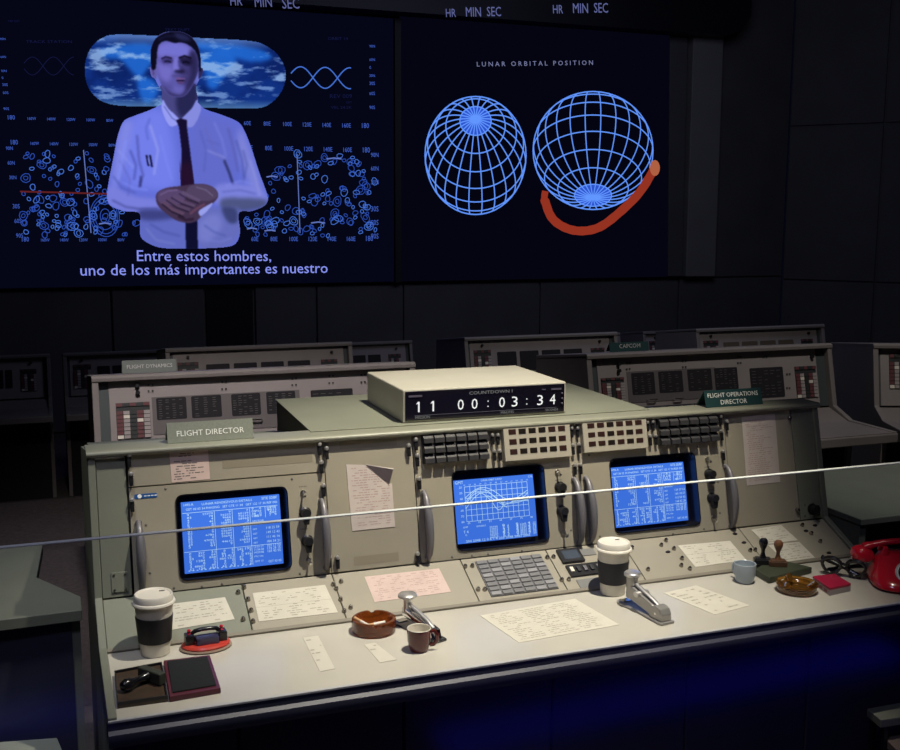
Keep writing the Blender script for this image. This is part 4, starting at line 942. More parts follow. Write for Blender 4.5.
# open stamp pad with lid and stamp lying on it
brown = mat('dark_wood', (.055, .035, .022), .45, noise=.3, nscale=60, stretch=(1, 8, 1)); maroon = mat('maroon_tin', (.09, .018, .03), .35)
q = [at(*p) for p in ((114.5, 676.5), (162, 667.5), (168, 702), (117.5, 709))]; q2 = [at(*p) for p in ((163.5, 665.5), (210, 660), (221, 693.5), (169.5, 702.5))]
t = thing('stamp_pad', 'open ink pad tin with brown lid and black pad at left desk end', 'stamp pad', ((q[0]+q2[2])/2).to_tuple()[:2]+(DZ,))
b = MB(); b.prism([(p.x, p.y) for p in q][::-1], DZ, DZ+.008, bev=.0015); b.build('lid', brown, t)
b = MB(); cc = sum((p for p in q), V())/4; k = .97
for i in range(4):
    p0, p1 = q[i], q[(i+1) % 4]; b.prism([(p.x, p.y) for p in (p0, p1, cc+(p1-cc)*.95, cc+(p0-cc)*.95)], DZ+.006, DZ+.013)
b.build('lid_rim', blackp, t)
b = MB(); b.prism([(p.x, p.y) for p in q2][::-1], DZ, DZ+.012, bev=.002); b.build('tin', maroon, t)
cc = sum((p for p in q2), V())/4
b = MB(); b.prism([((cc+(p-cc)*.86).x, (cc+(p-cc)*.86).y) for p in q2][::-1], DZ+.0115, DZ+.015, bev=.002); b.build('ink_pad', mat('ink_felt', (.008, .010, .012), .95, bump=.4, bscale=900), t)
c = at(140, 680, DZ+.02); t = thing('rubber_stamp', 'black handled rubber stamp lying on its side in brown lid', 'rubber stamp', (c.x, c.y, DZ+.0085)); 
M = T((c.x, c.y, DZ+.0085), math.radians(35))
b = MB(M); b.box((.018, -.038, 0), (.036, .030, .026), .003); b.build('stamp_block', mat('olive_block', (.045, .05, .04), .4), t)
b = MB(M); b.lathe([(0, -.045), (.009, -.044), (.013, -.036), (.0125, -.026), (.008, -.016), (.0065, 0), (.009, .012), (.011, .018), (0, .018)], (0, 0, .0135), 20, 'x'); b.build('stamp_handle', blackg, t, True)

def upright_stamp(px, py, hm, bm_, label, rz):
    c = at(px, py, DZ+.018); t = thing('rubber_stamp', label, 'rubber stamp', (c.x, c.y, DZ+.018)); M = T((c.x, c.y, DZ+.018), rz)
    b = MB(M); b.box((-.024, -.014, 0), (.024, .014, .014), .002); b.box((-.020, -.012, .013), (.020, .012, .017), .001); b.build('stamp_block', bm_, t)
    b = MB(M); b.lathe([(0, .016), (.010, .016), (.008, .022), (.005, .032), (.0055, .040), (.010, .050), (.0125, .058), (.0115, .066), (.007, .071), (0, .072)], seg=22); b.build('stamp_handle', hm, t, True)
upright_stamp(762.5, 563.5, blackg, blackp, 'black rubber stamp standing upright on dark green pad', -.5)
upright_stamp(777.5, 565.5, mat('brown_wood', (.17, .075, .035), .3, coat=.3), mat('brown_block', (.10, .05, .028), .4), 'brown wooden rubber stamp standing upright on dark green pad', -.5)
q = [at(*p) for p in ((754, 575.5), (773, 564), (812, 573.5), (769, 584))]
b = MB(); b.prism([(p.x, p.y) for p in q][::-1], DZ, DZ+.018, bev=.003); o = b.build('stamp_pad_box', mat('green_box', (.040, .048, .028), .5, noise=.2, nscale=60), None); tag(o, 'dark green box holding the two upright rubber stamps', 'stamp pad')

# ashtrays
amber = mat('amber_glass', (.26, .06, .010), .08, trans=.6, ior=1.5, coat=.3); amber2 = mat('yellow_amber_glass', (.36, .17, .03), .08, trans=.8, ior=1.5, coat=.3)
def ashtray(px, py, R, H, m, label, sx=1.0, notch=4):
    c = at(px, py); t = thing('ashtray', label, 'ashtray', (c.x, c.y, DZ)); M = T((c.x, c.y, DZ)); seg = 64; vs = []; fs = []
    pr = [(0, 0), (R*.90, 0), (R*.97, H*.08), (R, H*.5), (R*.99, H*.95), (R*.95, H), (R*.86, H), (R*.82, H*.9), (R*.74, H*.35), (R*.66, H*.22), (0, H*.2)]
    for i in range(seg):
        a = 2*math.pi*i/seg; ndist = min(abs(((a*notch/(2*math.pi)+.12) % 1)-.5), 1)*2; nt_ = 1-.28*max(0, 1-(1-ndist)/.16) if (1-ndist) < .16 else 1
        for r, h in pr: vs.append((r*math.cos(a)*sx, r*math.sin(a), h*(nt_ if h > H*.9 else 1)))
    n = len(pr)
    for i in range(seg):
        for j in range(n-1): fs.append((i*n+j, ((i+1) % seg)*n+j, ((i+1) % seg)*n+j+1, i*n+j+1))
    bmm = bmesh.new(); vv = [bmm.verts.new(p) for p in vs]
    for f in fs: bmm.faces.new([vv[i] for i in f])
    bmesh.ops.remove_doubles(bmm, verts=bmm.verts[:], dist=1e-6); bmesh.ops.dissolve_degenerate(bmm, edges=bmm.edges[:], dist=1e-7); bmesh.ops.recalc_face_normals(bmm, faces=bmm.faces[:])
    b = MB(M); b.bm(bmm); b.build('ashtray_bowl', m, t, True); return t, c
ta, c = ashtray(374, 631, .052, .033, amber, 'round dark amber glass ashtray with cigarettes beside the chrome stapler')
cigw = mat('cigarette_paper', (.75, .70, .62), .8); cigf = mat('cigarette_filter', (.50, .30, .14), .8)
def cig(p0, p1, label):
    p0, p1 = V(p0), V(p1); t = thing('cigarette', label, 'cigarette', p0.to_tuple()); d = p1-p0
    b = MB(); b.tube([p0+d*.3, p1], .0036, 10); b.build('paper_tube', cigw, t, True); b = MB(); b.tube([p0, p0+d*.3], .0038, 10); b.build('filter', cigf, t, True)
cig((c.x-.046, c.y+.006, DZ+.036), (c.x-.004, c.y-.022, DZ+.013), 'cigarette leaning on the left rim of the amber ashtray')
cig((c.x-.012, c.y+.004, DZ+.0135), (c.x+.030, c.y+.012, DZ+.0135), 'cigarette lying across the middle of the amber ashtray')
ta, c = ashtray(796.5, 591, .050, .018, amber2, 'shallow golden amber glass ashtray beside the red cigarette packet', notch=3)
b = MB(T((c.x, c.y, DZ)));
for k in range(3):
    a = math.radians(80+k*120); b.tube([(.030*math.cos(a), .030*math.sin(a), .014), (.046*math.cos(a), .046*math.sin(a), .026), (.052*math.cos(a), .052*math.sin(a), .022)], [.006, .009, .004], 10)
b.lathe([(.040, .016), (.047, .022), (.052, .024), (.054, .020), (.050, .015)], seg=40); b.build('scalloped_rim', amber2, ta, True)

# mugs
def mug(px, py, R, H, mo, mi, label, ha):
    c = at(px, py); t = thing('mug', label, 'mug', (c.x, c.y, DZ)); M = T((c.x, c.y, DZ), ha)
    b = MB(M); b.use(mo); b.lathe([(0, .0005), (R*.72, 0), (R*.80, .004), (R*.97, H*.45), (R, H*.8), (R, H-.001)], seg=36); b.use(mi)
    b.lathe([(R, H-.001), (R*.97, H), (R*.93, H-.001), (R*.90, H*.5), (R*.7, .006), (0, .005)], seg=36); b.build('mug_body', None, t, True)
    b = MB(M); b.tube([(R*.95, 0, H*.82), (R*1.25, 0, H*.86), (R*1.5, 0, H*.68), (R*1.48, 0, H*.42), (R*1.2, 0, H*.26), (R*.88, 0, H*.24)], .0035, 8, flat=1.4); b.build('mug_handle', mo, t, True); return t
mug(419, 650, .027, .052, mat('brown_glaze', (.10, .018, .014), .12, coat=.5), mat('white_glaze', (.72, .68, .58), .2), 'small dark reddish brown espresso mug with white inside', -.35)
mug(744.5, 582, .0285, .052, mat('pale_blue_glaze', (.36, .42, .48), .25), mat('inside_glaze', (.42, .48, .52), .25), 'small pale blue mug standing left of the dark green box', 1.75)

# staplers
def stapler(pf, pb, kz, m_base, m_arm, label, knobr, heavy=False):
    a = at(*pf); e_ = at(*pb); d = e_-a; L = d.length; rz = math.atan2(d.y, d.x); t = thing('stapler', label, 'stapler', (a.x, a.y, DZ), rz); M = T((a.x, a.y, DZ), rz) @ Matrix.Diagonal((1, 1, kz, 1))
    b = MB(M); b.prism([(0, -.020), (.012, -.022), (L*.5, -.018), (L*.92, -.022), (L, -.014), (L, .014), (L*.92, .022), (L*.5, .018), (.012, .022), (0, .020)], 0, .008, bev=.002)
    b.build('base_plate', m_base, t)
    b = MB(M); b.prism([(L*.86, -.012), (L*.97, -.012), (L*.97, .012), (L*.86, .012)], .008, .0105); b.build('anvil', chrome, t)
    b = MB(M)
    for s_ in (-1, 1): b.prism([(.012, .006), (.055, .006), (.052, .030), (.040, .040), (.018, .034)], s_*.011-.0025, s_*.011+.0025, 'y')
    b.build('hinge_bracket', m_arm, t)
    H1 = .062
    b = MB(M); b.prism([(.008, .020), (.020, .034), (L*.45, .052), (L*.80, H1+.006), (L*.84, H1), (L*.84, H1-.026), (L*.70, H1-.030), (L*.3, .026), (.03, .014)], -.0085, .0085, 'y', bev=.003); b.build('magazine_arm', m_arm, t, True)
    b = MB(M); b.tube([(.024, 0, .040), (L*.3, 0, .056), (L*.62, 0, .076), (L*.74, 0, .086)], [.004, .006, .006, .004], 10, flat=.8); b.build('top_lever', chrome2, t, True)
    b = MB(M); b.cyl((L*.765, 0, .03 if heavy else .05), .0145 if heavy else .0095, .072 if heavy else .052, 20); b.build('plunger', m_arm if heavy else chrome2, t, True)
    if heavy: b = MB(M); b.prism([(.006, .008), (.050, .008), (.050, .040), (.034, .052), (.014, .046), (.006, .030)], -.0155, .0155, 'y', bev=.003); b.build('head_block', m_arm, t); b = MB(M); b.prism([(.045, .010), (L*.74, .030), (L*.74, .075), (.045, .045)], -.012, .012, 'y', bev=.003); b.build('arm_casting', m_arm, t); b = MB(M); b.cyl((L*.56, -.019, .058), .009, .038, 16, 'y'); b.build('adjusting_screw', chrome2, t, True)
    b = MB(M); b.lathe([(0, 0), (knobr*.75, 0), (knobr, .003), (knobr, .010), (knobr*.85, .0145), (0, .0175)], (L*.765, 0, .100), 32); b.build('push_knob', chrome2, t, True)
    b = MB(M); b.cyl((.030, -.016, .026), .004, .032, 12, 'y'); b.build('hinge_pin', chrome, t, True)
    return t
stapler((440, 643), (398, 621), .70, mat('stapler_dark', (.10, .10, .105), .25, metal=.8), chrome, 'chrome stapler with round push knob behind the brown mug', .0225)
stapler((668, 625), (621, 601), .78, mat('stapler_grey', (.30, .29, .275), .35, metal=.4), mat('stapler_arm_grey', (.36, .35, .33), .3, metal=.5), 'grey cast metal stapler with chrome knob beside the middle coffee cup', .021, True)

# cigarette packet
q = [at(*p, DZ+.021) for p in ((812.6, 576), (834.8, 573.5), (851, 583.5), (830, 588))]; c = sum(q, V())/4
t = thing('cigarette_packet', 'red topped cigarette packet lying flat beside the telephone', 'packet', (c.x, c.y, DZ)); pq = [(p.x, p.y) for p in q][::-1]
b = MB(); b.use(mat('packet_white', (.36, .30, .30), .5)); b.prism(pq, DZ, DZ+.0145, bev=.001); b.use(mat('packet_red', (.38, .015, .05), .3)); b.prism(pq, DZ+.0146, DZ+.021, bev=.001)
b.build('packet_box', None, t); b = MB(); d_ = (q[3]-q[0]); n_ = V((d_.y, -d_.x, 0)).normalized()*-.0004
for k in range(3):
    a0 = q[0]+d_*(.12+.28*k)+V((-.0006, -.0006, 0)); a1 = a0+d_*.18; b.add([(a0.x, a0.y, DZ+.003), (a1.x, a1.y, DZ+.003), (a1.x, a1.y, DZ+.011), (a0.x, a0.y, DZ+.011)], [(0, 1, 2, 3)])
b.build('packet_label', mat('packet_label', (.22, .05, .06), .5), t)

# dark horn-rimmed glasses folded on the desk
c = at(843, 577); t = thing('eyeglasses', 'folded black horn-rimmed eyeglasses between green box and telephone', 'glasses', (c.x, c.y, DZ), -.95); M = T((c.x, c.y, DZ), -.95)
horn = mat('horn_black', (.018, .017, .018), .25, coat=.4)
fb = MB(M)
for s_ in (-1, 1):
    pts = []
    for k in range(20):
        a = 2*math.pi*k/20; x = .024*math.cos(a); z = .021*math.sin(a); x *= 1+.22*z/.021
        pts.append((s_*.031+x, .004*s_, .0275+z))
    fb.tube(pts, [.0045+.0018*max(0, math.sin(2*math.pi*k/20)) for k in range(20)], 8, True)
fb.tube([(-.008, 0, .034), (0, -.002, .037), (.008, 0, .034)], .004, 8); fb.build('glasses_frame', horn, t, True)
for s_ in (-1, 1):
    b = MB(M); b.tube([(s_*.058, .004, .044), (s_*.056, .010, .040), (s_*-.010, .014+.005*s_, .020), (s_*-.045, .013+.005*s_, .006)], [.0045, .0045, .0035, .0045], 8, flat=1.5); b.build('temple_arm', horn, t, True)

# red rotary telephone
TA = math.radians(-30); pc = V((2.030, .108, DZ)); TS = .92
t = thing('telephone', 'shiny red rotary dial telephone at the right end of the desk', 'telephone', pc.to_tuple(), TA)
M = T(pc, TA) @ Matrix.Diagonal((TS, TS, TS*.80, 1))
# body: stacked rounded sections, front low, rising to the cradle
bmm = bmesh.new(); rows = []
secs = [(0.0, -.112, .100, .104), (.012, -.114, .102, .106), (.030, -.106, .098, .104), (.050, -.078, .088, .098), (.070, -.046, .074, .090), (.088, -.022, .064, .080), (.100, -.004, .060, .072), (.106, .004, .056, .064)]
for z, y0, y1, hw in secs:
    row = []; n = 40
    for k in range(n):
        a = 2*math.pi*k/n; cx_, sx_ = math.cos(a), math.sin(a); e_ = .55
        x = hw*math.copysign(abs(cx_)**e_, cx_)*(.86 if False else 1); y = (y0+y1)/2+(y1-y0)/2*math.copysign(abs(sx_)**e_, sx_)
        row.append(bmm.verts.new((x, y, z)))
    rows.append(row)
for i in range(len(rows)-1):
    for k in range(40): bmm.faces.new((rows[i][k], rows[i][(k+1) % 40], rows[i+1][(k+1) % 40], rows[i+1][k]))
bmm.faces.new(rows[0][::-1]); bmm.faces.new(rows[-1])
b = MB(M); b.bm(bmm); body_o = b.build('telephone_body', red, t, True)
sd = body_o.modifiers.new('s', 'SUBSURF'); sd.levels = 1; sd.render_levels = 2
b = MB(M)
for s_ in (-1, 1):
    for yy in (.010, .062): b.tube([(s_*.058, yy, .095), (s_*.060, yy, .112), (s_*.060, yy-.002 if yy < .03 else yy+.002, .126)], [.013, .010, .006], 10)
b.build('cradle', red, t, True)
# dial on the sloping front
dn = V((0, -.80, .66)).normalized(); DF = Frame((0, -.066, .060), (1, 0, 0), V((0, .66, .80)))
DM = M @ DF.M
b = MB(DM); b.lathe([(0, -.008), (.046, -.008), (.048, .003), (.043, .006), (.0, .006)], seg=40); dl = b.build('dial_plate', mat('dial_face', (.55, .53, .50), .3), t, True)
b = MB(DM); b.lathe([(.026, .0095), (.040, .0095), (.0405, .007), (.0255, .007), (.026, .0095)], seg=40); b.build('finger_wheel', blackg, dl, True)
for k in range(10):
    a = math.radians(60+k*27); b = MB(DM); b.lathe([(0, .0102), (.0042, .0101), (.0045, .0095)], (.033*math.cos(a), .033*math.sin(a), 0), 12); b.build('finger_hole', mat('hole_white', (.6, .58, .55), .4), dl, True)
b = MB(DM); b.lathe([(0, .012), (.018, .0115), (.021, .008)], seg=28); b.build('dial_centre', mat('dial_card', (.72, .70, .66), .4), dl, True)
# handset
hs = thing('telephone_handset', 'glossy red handset resting across the top of the rotary telephone', 'telephone handset', (M @ V((0, .03, .126))).to_tuple(), TA)
b = MB(M); yh = .034; pts = []; rr = []
for k in range(21):
    s_ = -1+2*k/20; pts.append((s_*.114, yh, .112+.030*(1-s_*s_))); rr.append(.0145-.002*(1-s_*s_)+(.004 if abs(s_) > .85 else 0))
b.tube(pts, rr, 14, flat=.85); b.build('grip', red, hs, True)
for s_ in (-1, 1):
    b = MB(M @ Matrix.Translation((s_*.122, yh, .094)) @ Matrix.Scale(1.12, 4) @ Matrix.Rotation(s_*.35, 4, 'Y')); b.lathe([(0, -.030), (.020, -.030), (.0285, -.024), (.030, -.012), (.027, .006), (.018, .018), (0, .023)], seg=28); b.build('earpiece' if s_ > 0 else 'mouthpiece', red, hs, True)

# ------------------------------------------------------------------ background consoles
bframe = mat('back_console_frame', (.19, .175, .165), .5, noise=.06, nscale=6); bpanel = mat('back_console_panel', (.26, .235, .225), .5, noise=.05, nscale=8)
bstrip = mat('back_console_strip', (.055, .07, .07), .5); bglass = mat('crt_off', (.028, .027, .031), .25, coat=.2); bglassm = mat('crt_mark', (.09, .085, .085), .4)
kred = mat('key_red', (.13, .045, .05), .5); kwhite = mat('key_white', (.33, .30, .29), .5); kdark = mat('key_dark', (.03, .035, .035), .5)
def bconsole(label, loc, L, layout, rz=0, group='unlit consoles in the rows behind', back=.62, detail=True):
    """origin: floor, front top-left corner line; local y back, front plane of panel top at y=0"""
    t = thing('control_console', label, 'console', loc, rz, None); M = T(loc, rz)
    zT, zF, zS = 1.15, .815, .752; yT, yF, yS, yD = 0, -.077, -.22, -.557
    th = .03
    for xa in (0, L-th):
        b = MB(M); b.prism([(yD+.36, 0), (yD+.33, zS-.09), (yD+.02, zS-.055), (yD-.005, zS-.045), (yD-.005, zS+.004), (yS, zS+.008), (yF-.004, zF+.004), (yT-.006, zT), (yT, zT+.012), (back, zT-.075), (back, 0)], xa, xa+th, 'x', bev=.004); b.build('side_panel', bframe, t)
    b = MB(M); b.prism([(-.014, zT-.006), (-.014, zT+.012), (0, zT+.022), (back, zT-.06), (back, zT-.085), (.02, zT-.006)], 0, L, 'x', bev=.003); b.build('top_cap', bframe, t)
    b = MB(M); b.prism([(.10, zT-.03), (back-.01, zT-.09), (back-.01, 0), (.02, 0), (.02, zF)], th, L-th, 'x'); b.build('rear_housing', bframe, t)
    b = MB(M); b.prism([(yD, zS-.03), (yD, zS), (yS+.01, zS), (yF+.03, zF-.01), (yF+.03, zF-.04), (yS, zS-.03)], th, L-th, 'x'); b.build('desktop', bframe, t)
    b = MB(M); b.box((0, yD-.012, zS-.055), (L, yD+.002, zS-.004), .006); b.build('desk_edge_strip', bframe, t)
    b = MB(M); b.box((th, yD+.36, 0), (L-th, yD+.38, zS-.03)); b.build('kick_panel', darkin, t)
    fr0 = Frame((0, yF+.028, zF), (1, 0, 0), (0, yT-yF, zT-zF)); hh = math.hypot(yT-yF, zT-zF)-.012
    PM = M @ fr0.M; fw_ = Frame((PM @ V((0, 0, 0))), (PM.to_3x3() @ V((1, 0, 0))), (PM.to_3x3() @ V((0, 1, 0))))
    b = MB(PM); b.box((th, 0, -.012), (L-th, hh+.02, -.006)); b.build('end_strip', bstrip, t)
    for it in layout:
        k = it[0]
        if k == 'panel':
            x0, x1 = [fw_.px(p, it[3])[0] if it[4] else p for p in it[1:3]]; x1 = min(x1, L-th)
            b = MB(PM); b.box((x0, .0, -.006), (x1, hh, 0), .002, 1); b.build('face_panel', bpanel, t)
        else:
            pts = it[1]
            if k in ('crt', 'keys', 'plate'): x0, y0, x1, y1 = rq(fw_, pts) if it[-1] == 'px' else pts
            if k == 'crt':
                b = MB(PM); b.prism(rrect([(x0, y1), (x1, y1), (x1, y0), (x0, y0)], .008, 3), 0, .004); o_ = b.build('dark_display', bglass, t)
                if detail:
                    b = MB(PM); rs = random.Random(int(x0*1000)); n_ = rs.randint(3, 5)
                    for c in range(n_):
                        xx = x0+(x1-x0)*(c+.6)/(n_+.4)
                        for r in range(9):
                            if rs.random() < .7: yy = y0+(y1-y0)*(r+.8)/10; b.rect(xx-(x1-x0)*.06, yy, xx+(x1-x0)*(.02+.05*rs.random()), yy+.0025, .0045)
                    if b.v: b.build('etched_marks', bglassm, o_)
            if k == 'keys':
                b = MB(PM); b.box((x0, y0, 0), (x1, y1, .003), .001); o_ = b.build('switch_module', kdark, t)
                cols = [kred, kwhite, kdark, kred, kwhite]; nr = 9
                for c in range(5):
                    for r in range(nr):
                        ax = x0+(x1-x0)*(c+.06)/5; bx_ = x0+(x1-x0)*(c+.94)/5; ay = y0+(y1-y0)*(r+.08)/nr; by_ = y0+(y1-y0)*(r+.92)/nr
                        if r == nr-1: mm = kdark if c % 2 else kred
                        elif r == nr-2: continue
                        else: mm = cols[c] if (c*7+r*3) % 11 else whitep
                        g = MB(PM); g.box((ax, ay, .003), (bx_, by_, .009)); g.build('key', mm, o_)
            if k == 'plate':
                b = MB(PM); b.box((x0, y0, 0), (x1, y1, .003), .001); b.build('lower_plate', mat('plate_grey', (.12, .11, .11), .5), t)
            if k == 'knob':
                b = MB(PM); x, y = fw_.px(*pts) if it[-1] == 'px' else pts; b.cyl((x, y, 0), .010, .02, 12); b.build('knob', blackp, t, True)
            if k == 'dots':
                for p in pts:
                    x, y = fw_.px(*p); b = MB(PM)
                    for s_ in (-1, 1): b.box((x+s_*.009-.004, y-.004, 0), (x+s_*.009+.004, y+.004, .006))
                    b.build('fastener', kdark, t)
            if k == 'pull':
                x, y = fw_.px(*pts); b = MB(PM); b.tube([(x-.028, y, 0), (x-.024, y, .022), (x+.024, y, .022), (x+.028, y, 0)], .004, 8); b.build('pull_handle', chrome, t, True)
    return t
Y2 = 3.0; F2 = Frame((0, Y2, 0), (1, 0, 0), (0, 0, 1)); z2 = -.18
xl = F2.px(91, 374)[0]; z2f = z2+.012; xr = F2.px(415, 361)[0]
def Q(x0, y0, x1, y1, s=-.035): return [(x0, y0), (x1, y0+s*(x1-x0)), (x1+1, y1+s*(x1-x0)), (x0+1, y1)]
fdlay = [('panel', 109, 409, 400, True), ('keys', Q(116, 403, 150, 439), 'px'), ('knob', (137, 386), 'px'), ('knob', (137.5, 393), 'px'), ('plate', Q(152, 396, 300, 433), 'px'),
         ('crt', Q(156, 398, 186, 420), 'px'), ('crt', Q(191, 396, 221, 418), 'px'), ('crt', Q(231, 394, 260, 416), 'px'), ('crt', Q(266, 392, 295, 414), 'px'), ('crt', Q(311, 390, 353, 425), 'px'),
         ('dots', ((224, 382), (224, 389), (294, 378.5), (294, 385), (331, 376), (331, 383), (363, 375), (363, 382), (150.5, 385), (150.5, 391))), ('pull', (256, 420))]
FD = bconsole('unlit console behind the clock bearing the FLIGHT DYNAMICS sign', (xl, Y2, z2), xr-xl, fdlay)
xl2 = F2.px(586, 356)[0]; xr2 = F2.px(831, 347)[0]
caplay = [('panel', 598, 818, 380, True), ('keys', Q(601, 378, 624, 402), 'px'), ('knob', (618, 364.5), 'px'), ('knob', (618.3, 371), 'px'), ('plate', Q(627, 371, 716, 402), 'px'),
          ('crt', Q(631, 373, 654, 395), 'px'), ('crt', Q(658, 371.5, 682, 393), 'px'), ('crt', Q(687, 369.5, 711, 391), 'px'), ('crt', Q(714, 368, 737, 390), 'px'), ('crt', Q(750, 368, 783, 398), 'px'),
          ('dots', ((684, 361), (684, 367), (628, 363), (628, 369), (739, 357), (765, 357), (739, 363), (788, 374), (788, 388))), ('keys', Q(795, 366.5, 816, 398), 'px'), ('pull', (651, 400)), ('pull', (677, 399)), ('knob', (811, 357), 'px')]
CP_ = bconsole('unlit console behind console right end bearing a green CAPCOM sign', (xl2, Y2, z2), xr2-xl2, caplay)
# angled neighbour on the right
Lr = 1.3; ra = math.radians(-22); o3 = at(873, 344.5, z2+1.165); 
rl = [('panel', .05, Lr-.08, 400, False), ('keys', (.10, .10, .24, .30), 'm'), ('crt', (.30, .08, .50, .30), 'm'), ('knob', (.16, .315), 'm')]
bconsole('angled unlit console at the far right edge of the room', (o3.x, o3.y, z2), Lr, rl, ra, back=.75)
# sign on consoles in row two
def tent2(pts, lines, m, label, lm): return tent(pts, Y2+.01, z2+1.1735, lines, m, label, lm=lm, depth=.045, lean=.012)
tent2([(121.7, 360.8), (176, 358.9), (177, 369.5), (122, 371)], [('FLIGHT DYNAMICS', .09, .92, .38)], mat('sign_dim', (.13, .15, .14), .6), 'dim grey desk sign reading FLIGHT DYNAMICS on console behind', mat('letter_dim', (.5, .5, .48), .6))
tent2([(609, 342.6), (648, 341.5), (649.4, 351), (610, 352.8)], [('CAPCOM', .25, .78, .38)], teal, 'small dark green tent sign reading CAPCOM', MATS['letter_dim'])

def far(label, px0, px1, py, Y, zf, lay_n, L=None, rz=0):
    global bglass
    fr = Frame((0, Y, 0), (1, 0, 0), (0, 0, 1)); a = fr.px(px0, py)[0]; e_ = fr.px(px1, py)[0]; L = e_-a
    lay = [('panel', .05, L-.06, 0, False)]; n_ = 4; x = .26; w = (L-.55)/4
    lay += [('keys', (.08, .06, .22, .26), 'm'), ('knob', (.15, .295), 'm')]
    for k in range(4): lay.append(('crt', (x+w*k+.01, .09, x+w*k+w*.9, .24), 'm'))
    lay.append(('keys', (L-.23, .06, L-.11, .24), 'm')); lay.append(('knob', (L-.15, .29), 'm'))
    return bconsole(label, (a, Y, zf), L, lay, rz, detail=False)
Y3, z3 = 5.45, -.36; Y4, z4 = 7.4, -.6
far('dim third-row console rising behind the FLIGHT DYNAMICS console', 165, 352, 347, Y3, z3, 0)
far('dim third-row console behind the countdown clock, left of the CAPCOM sign', 464, 617, 336, Y3, z3, 0)
_bg = bglass; bglass = mat('tan_display', (.10, .085, .06), .5)
far('dim third-row console rising behind the CAPCOM console', 696, 824, 324, Y3, z3, 0)
bglass = _bg
far('dim console standing alone on the lowest tier at far left', -60, 50, 356, Y4, z4, 0)
far('nearly black fourth-row console below the right screen, nearest its left edge', 523, 620, 328, Y4, z4, 0)
far('nearly black fourth-row console below the two blue globes', 643, 742, 321, Y4, z4, 0)
far('nearly black fourth-row console below the presenter, left of doorway', 62, 190, 344, Y4, z4, 0)
far('nearly black fourth-row console below the subtitles, right of doorway', 292, 412, 336, Y4, z4, 0)

# ------------------------------------------------------------------ side tables
b = MB(); ltop = [(-1.3, .60), (-.025, .635), (-.025, .735), (-.13, .93), (-.115, 1.23), (-1.3, 1.24)]
t = thing('side_table', 'low grey-green side table beside the left end of the console', 'table', (-.6, .93, 0))
b.prism(ltop, .722, .75, bev=.002); b.build('tabletop', greenish, t)
b = MB(); b.box((-.05, .66, 0), (-.03, .735, .722)); b.build('leg', greenish, t)
b = MB(); b.box((-1.29, .62, 0), (-1.27, 1.2, .722)); b.build('leg', greenish, t)
b = MB(); b.box((-1.27, .655, .02), (-.05, .67, .722)); b.build('modesty_panel', navy, t)
t = thing('side_cabinet', 'grey-green open cabinet beside the right end of the console', 'cabinet', (3.1, .95, 0))
b = MB(); b.box((2.345, .64, .728), (4.0, 1.235, .75), .003); b.build('cabinet_top', greenish, t)
b = MB(); b.box((2.35, .65, 0), (2.375, 1.225, .728)); b.build('side_panel', greenish, t)
b = MB(); b.box((3.97, .65, 0), (3.995, 1.225, .728)); b.build('side_panel', greenish, t)
b = MB(); b.box((2.375, 1.20, 0), (3.97, 1.22, .728)); b.build('back_panel', navy, t)
# low benches tucked beside and under the desk
for lab, slabs in (('low two-shelf stand with pale top at the bottom right corner', (([(867, 708.5), (925, 698), (940, 711), (881, 720)], .46, (.20, .205, .165)), ([(882, 735.5), (930, 726), (950, 740), (899, 752)], .40, (.20, .15, .13)))),
                   ('pale green-grey bench top at the bottom left corner', (([(-30, 744), (57, 737.5), (64, 754), (-30, 765)], .45, (.24, .26, .22)),))):
    t = None
    for pts, z_, cb in slabs:
        q = [at(*p, z_) for p in pts]; c = sum(q, V())/4
        if t is None: t = thing('low_bench', lab, 'bench', (c.x, c.y, 0))
        b = MB(); b.prism([(p.x, p.y) for p in q][::-1], z_-.022, z_, bev=.002); b.build('seat', mat('bench_%d' % pts[0][0], cb, .6), t)
        for i_ in (0, 1, 2, 3):
            p = c+(q[i_]-c)*.8; b = MB(); b.box((p.x-.006, p.y-.006, 0), (p.x+.006, p.y+.006, z_-.022)); b.build('leg', blackp, t)

# ------------------------------------------------------------------ glass barrier
gl = bpy.data.materials.new('barrier_glass'); gl.use_nodes = True; nt = gl.node_tree; nt.nodes.clear()
tr_ = nt.nodes.new('ShaderNodeBsdfTransparent'); gs = nt.nodes.new('ShaderNodeBsdfGlossy'); gs.inputs['Roughness'].default_value = .13; fx = nt.nodes.new('ShaderNodeFresnel'); fx.inputs[0].default_value = 1.5
tr_.inputs[0].default_value = (.93, .94, .96, 1)
mxs = nt.nodes.new('ShaderNodeMixShader'); o = nt.nodes.new('ShaderNodeOutputMaterial'); ge_ = nt.nodes.new('ShaderNodeNewGeometry'); mt_ = nt.nodes.new('ShaderNodeMath'); mt_.operation = 'SUBTRACT'; mt_.use_clamp = True
nt.links.new(fx.outputs[0], mt_.inputs[0]); nt.links.new(ge_.outputs['Backfacing'], mt_.inputs[1]); nt.links.new(mt_.outputs[0], mxs.inputs[0]); nt.links.new(tr_.outputs[0], mxs.inputs[1]); nt.links.new(gs.outputs[0], mxs.inputs[2]); nt.links.new(mxs.outputs[0], o.inputs[0])
GY = -.140
t = thing('glass_barrier', 'clear glass barrier pane with bright polished top edge before the console', 'glass barrier', (1, GY, 0))
b = MB(); b.box((-1.5, GY, .02), (3.0, GY+.008, 1.1485)); b.build('glass_pane', gl, t)
b = MB(); b.box((-1.5, GY-.001, 1.1485), (3.0, GY+.009, 1.1515), .001); b.build('polished_edge', mat('polished_edge', (.70, .74, .72), .3), t)
b = MB(); b.box((-1.5, GY-.02, 0), (3.0, GY+.03, .03)); b.build('base_channel', nickel, t)

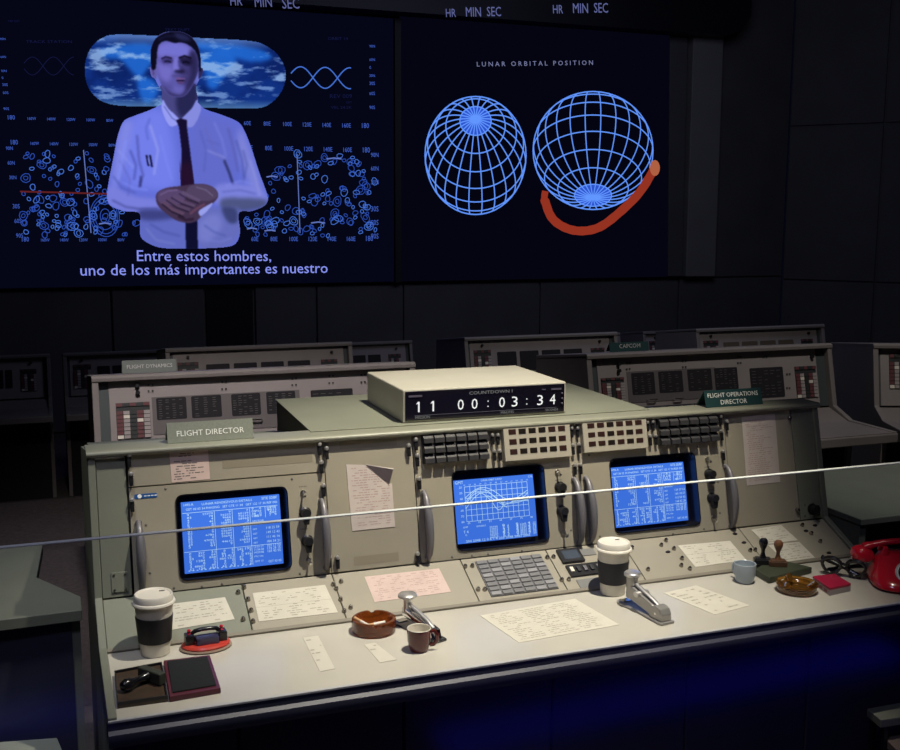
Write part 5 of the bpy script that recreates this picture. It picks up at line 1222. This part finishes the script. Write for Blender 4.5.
# blue LED strips along the visitors' side, seen mirrored in the glass
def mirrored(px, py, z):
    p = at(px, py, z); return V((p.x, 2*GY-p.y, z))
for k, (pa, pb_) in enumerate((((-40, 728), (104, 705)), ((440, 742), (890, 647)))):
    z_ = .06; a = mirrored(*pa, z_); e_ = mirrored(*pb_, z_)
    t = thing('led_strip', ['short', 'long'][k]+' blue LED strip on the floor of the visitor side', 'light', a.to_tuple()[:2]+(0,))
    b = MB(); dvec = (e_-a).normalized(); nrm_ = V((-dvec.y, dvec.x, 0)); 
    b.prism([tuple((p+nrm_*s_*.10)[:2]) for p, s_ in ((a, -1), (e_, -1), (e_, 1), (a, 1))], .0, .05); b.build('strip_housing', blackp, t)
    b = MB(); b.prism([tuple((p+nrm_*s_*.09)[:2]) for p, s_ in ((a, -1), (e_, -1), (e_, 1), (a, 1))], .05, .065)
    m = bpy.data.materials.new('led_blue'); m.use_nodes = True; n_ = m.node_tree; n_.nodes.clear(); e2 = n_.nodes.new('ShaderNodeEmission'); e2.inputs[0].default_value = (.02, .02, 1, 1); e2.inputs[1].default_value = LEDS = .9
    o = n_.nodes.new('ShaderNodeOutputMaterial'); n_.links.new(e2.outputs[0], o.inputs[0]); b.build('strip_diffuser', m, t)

# ------------------------------------------------------------------ lights
def light(kind, name, loc, target, energy, color, size=.1, spot=None, blend=.5):
    l = bpy.data.lights.new(name, kind); l.energy = energy; l.color = color
    if kind == 'AREA': l.size = size
    else: l.shadow_soft_size = size
    if kind == 'SPOT': l.spot_size = math.radians(spot); l.spot_blend = blend
    o = bpy.data.objects.new(name, l); C.objects.link(o); o.location = loc; d = V(target)-V(loc); o.rotation_euler = d.to_track_quat('-Z', 'Y').to_euler(); return o
light('SPOT', 'desk_spot', (1.45, -.35, 4.5), (.92, .42, .8), 1050, (1, .915, .74), .04, 36, 1.0)
light('SPOT', 'row_fill', (.3, .1, 4.4), (.8, 3.1, .8), 700, (1, .90, .87), .15, 44, 1.0)  # added fill imitating spotlight spill on the second row
light('SPOT', 'row_fill', (3.2, .5, 4.6), (3.8, 3.4, .8), 250, (1, .92, .88), .15, 60, 1.0)  # further fill, added to brighten the consoles on the right
light('SPOT', 'side_fill', (-.4, -.2, 4.4), (-.35, .95, .75), 230, (.95, .95, .9), .15, 30, 1.0)  # fill put in to brighten the left side table
light('SPOT', 'side_fill', (3.0, -.2, 4.4), (3.1, 1.1, .75), 230, (.95, .95, .9), .15, 36, 1.0)  # added likewise to lift the right-hand cabinet
light('SPOT', 'fill_spot', (-.2, -1.6, 4.2), (.5, .4, .8), 100, (.72, .72, 1), .3, 60, 1.0)
light('AREA', 'wall_fill', (4.5, 5.0, 5.0), (4.5, 9.0, 1.5), 55, (.60, .65, 1), 3.0)  # added bluish fill that lifts the dark walls, no fixture
light('AREA', 'kick_fill', (1.6, -1.6, .25), (1.2, .1, .4), .22, (.05, .06, 1), 1.2)  # low blue fill, added for the console front and kick panel
w = bpy.data.worlds.new('world'); bpy.context.scene.world = w; w.use_nodes = True; w.node_tree.nodes['Background'].inputs[0].default_value = (.02, .025, .09, 1); w.node_tree.nodes['Background'].inputs[1].default_value = .05
vs_ = bpy.context.scene.view_settings; vs_.view_transform = 'Standard'; vs_.look = 'None'; vs_.exposure = 0; vs_.gamma = 1; vs_.use_curve_mapping = False
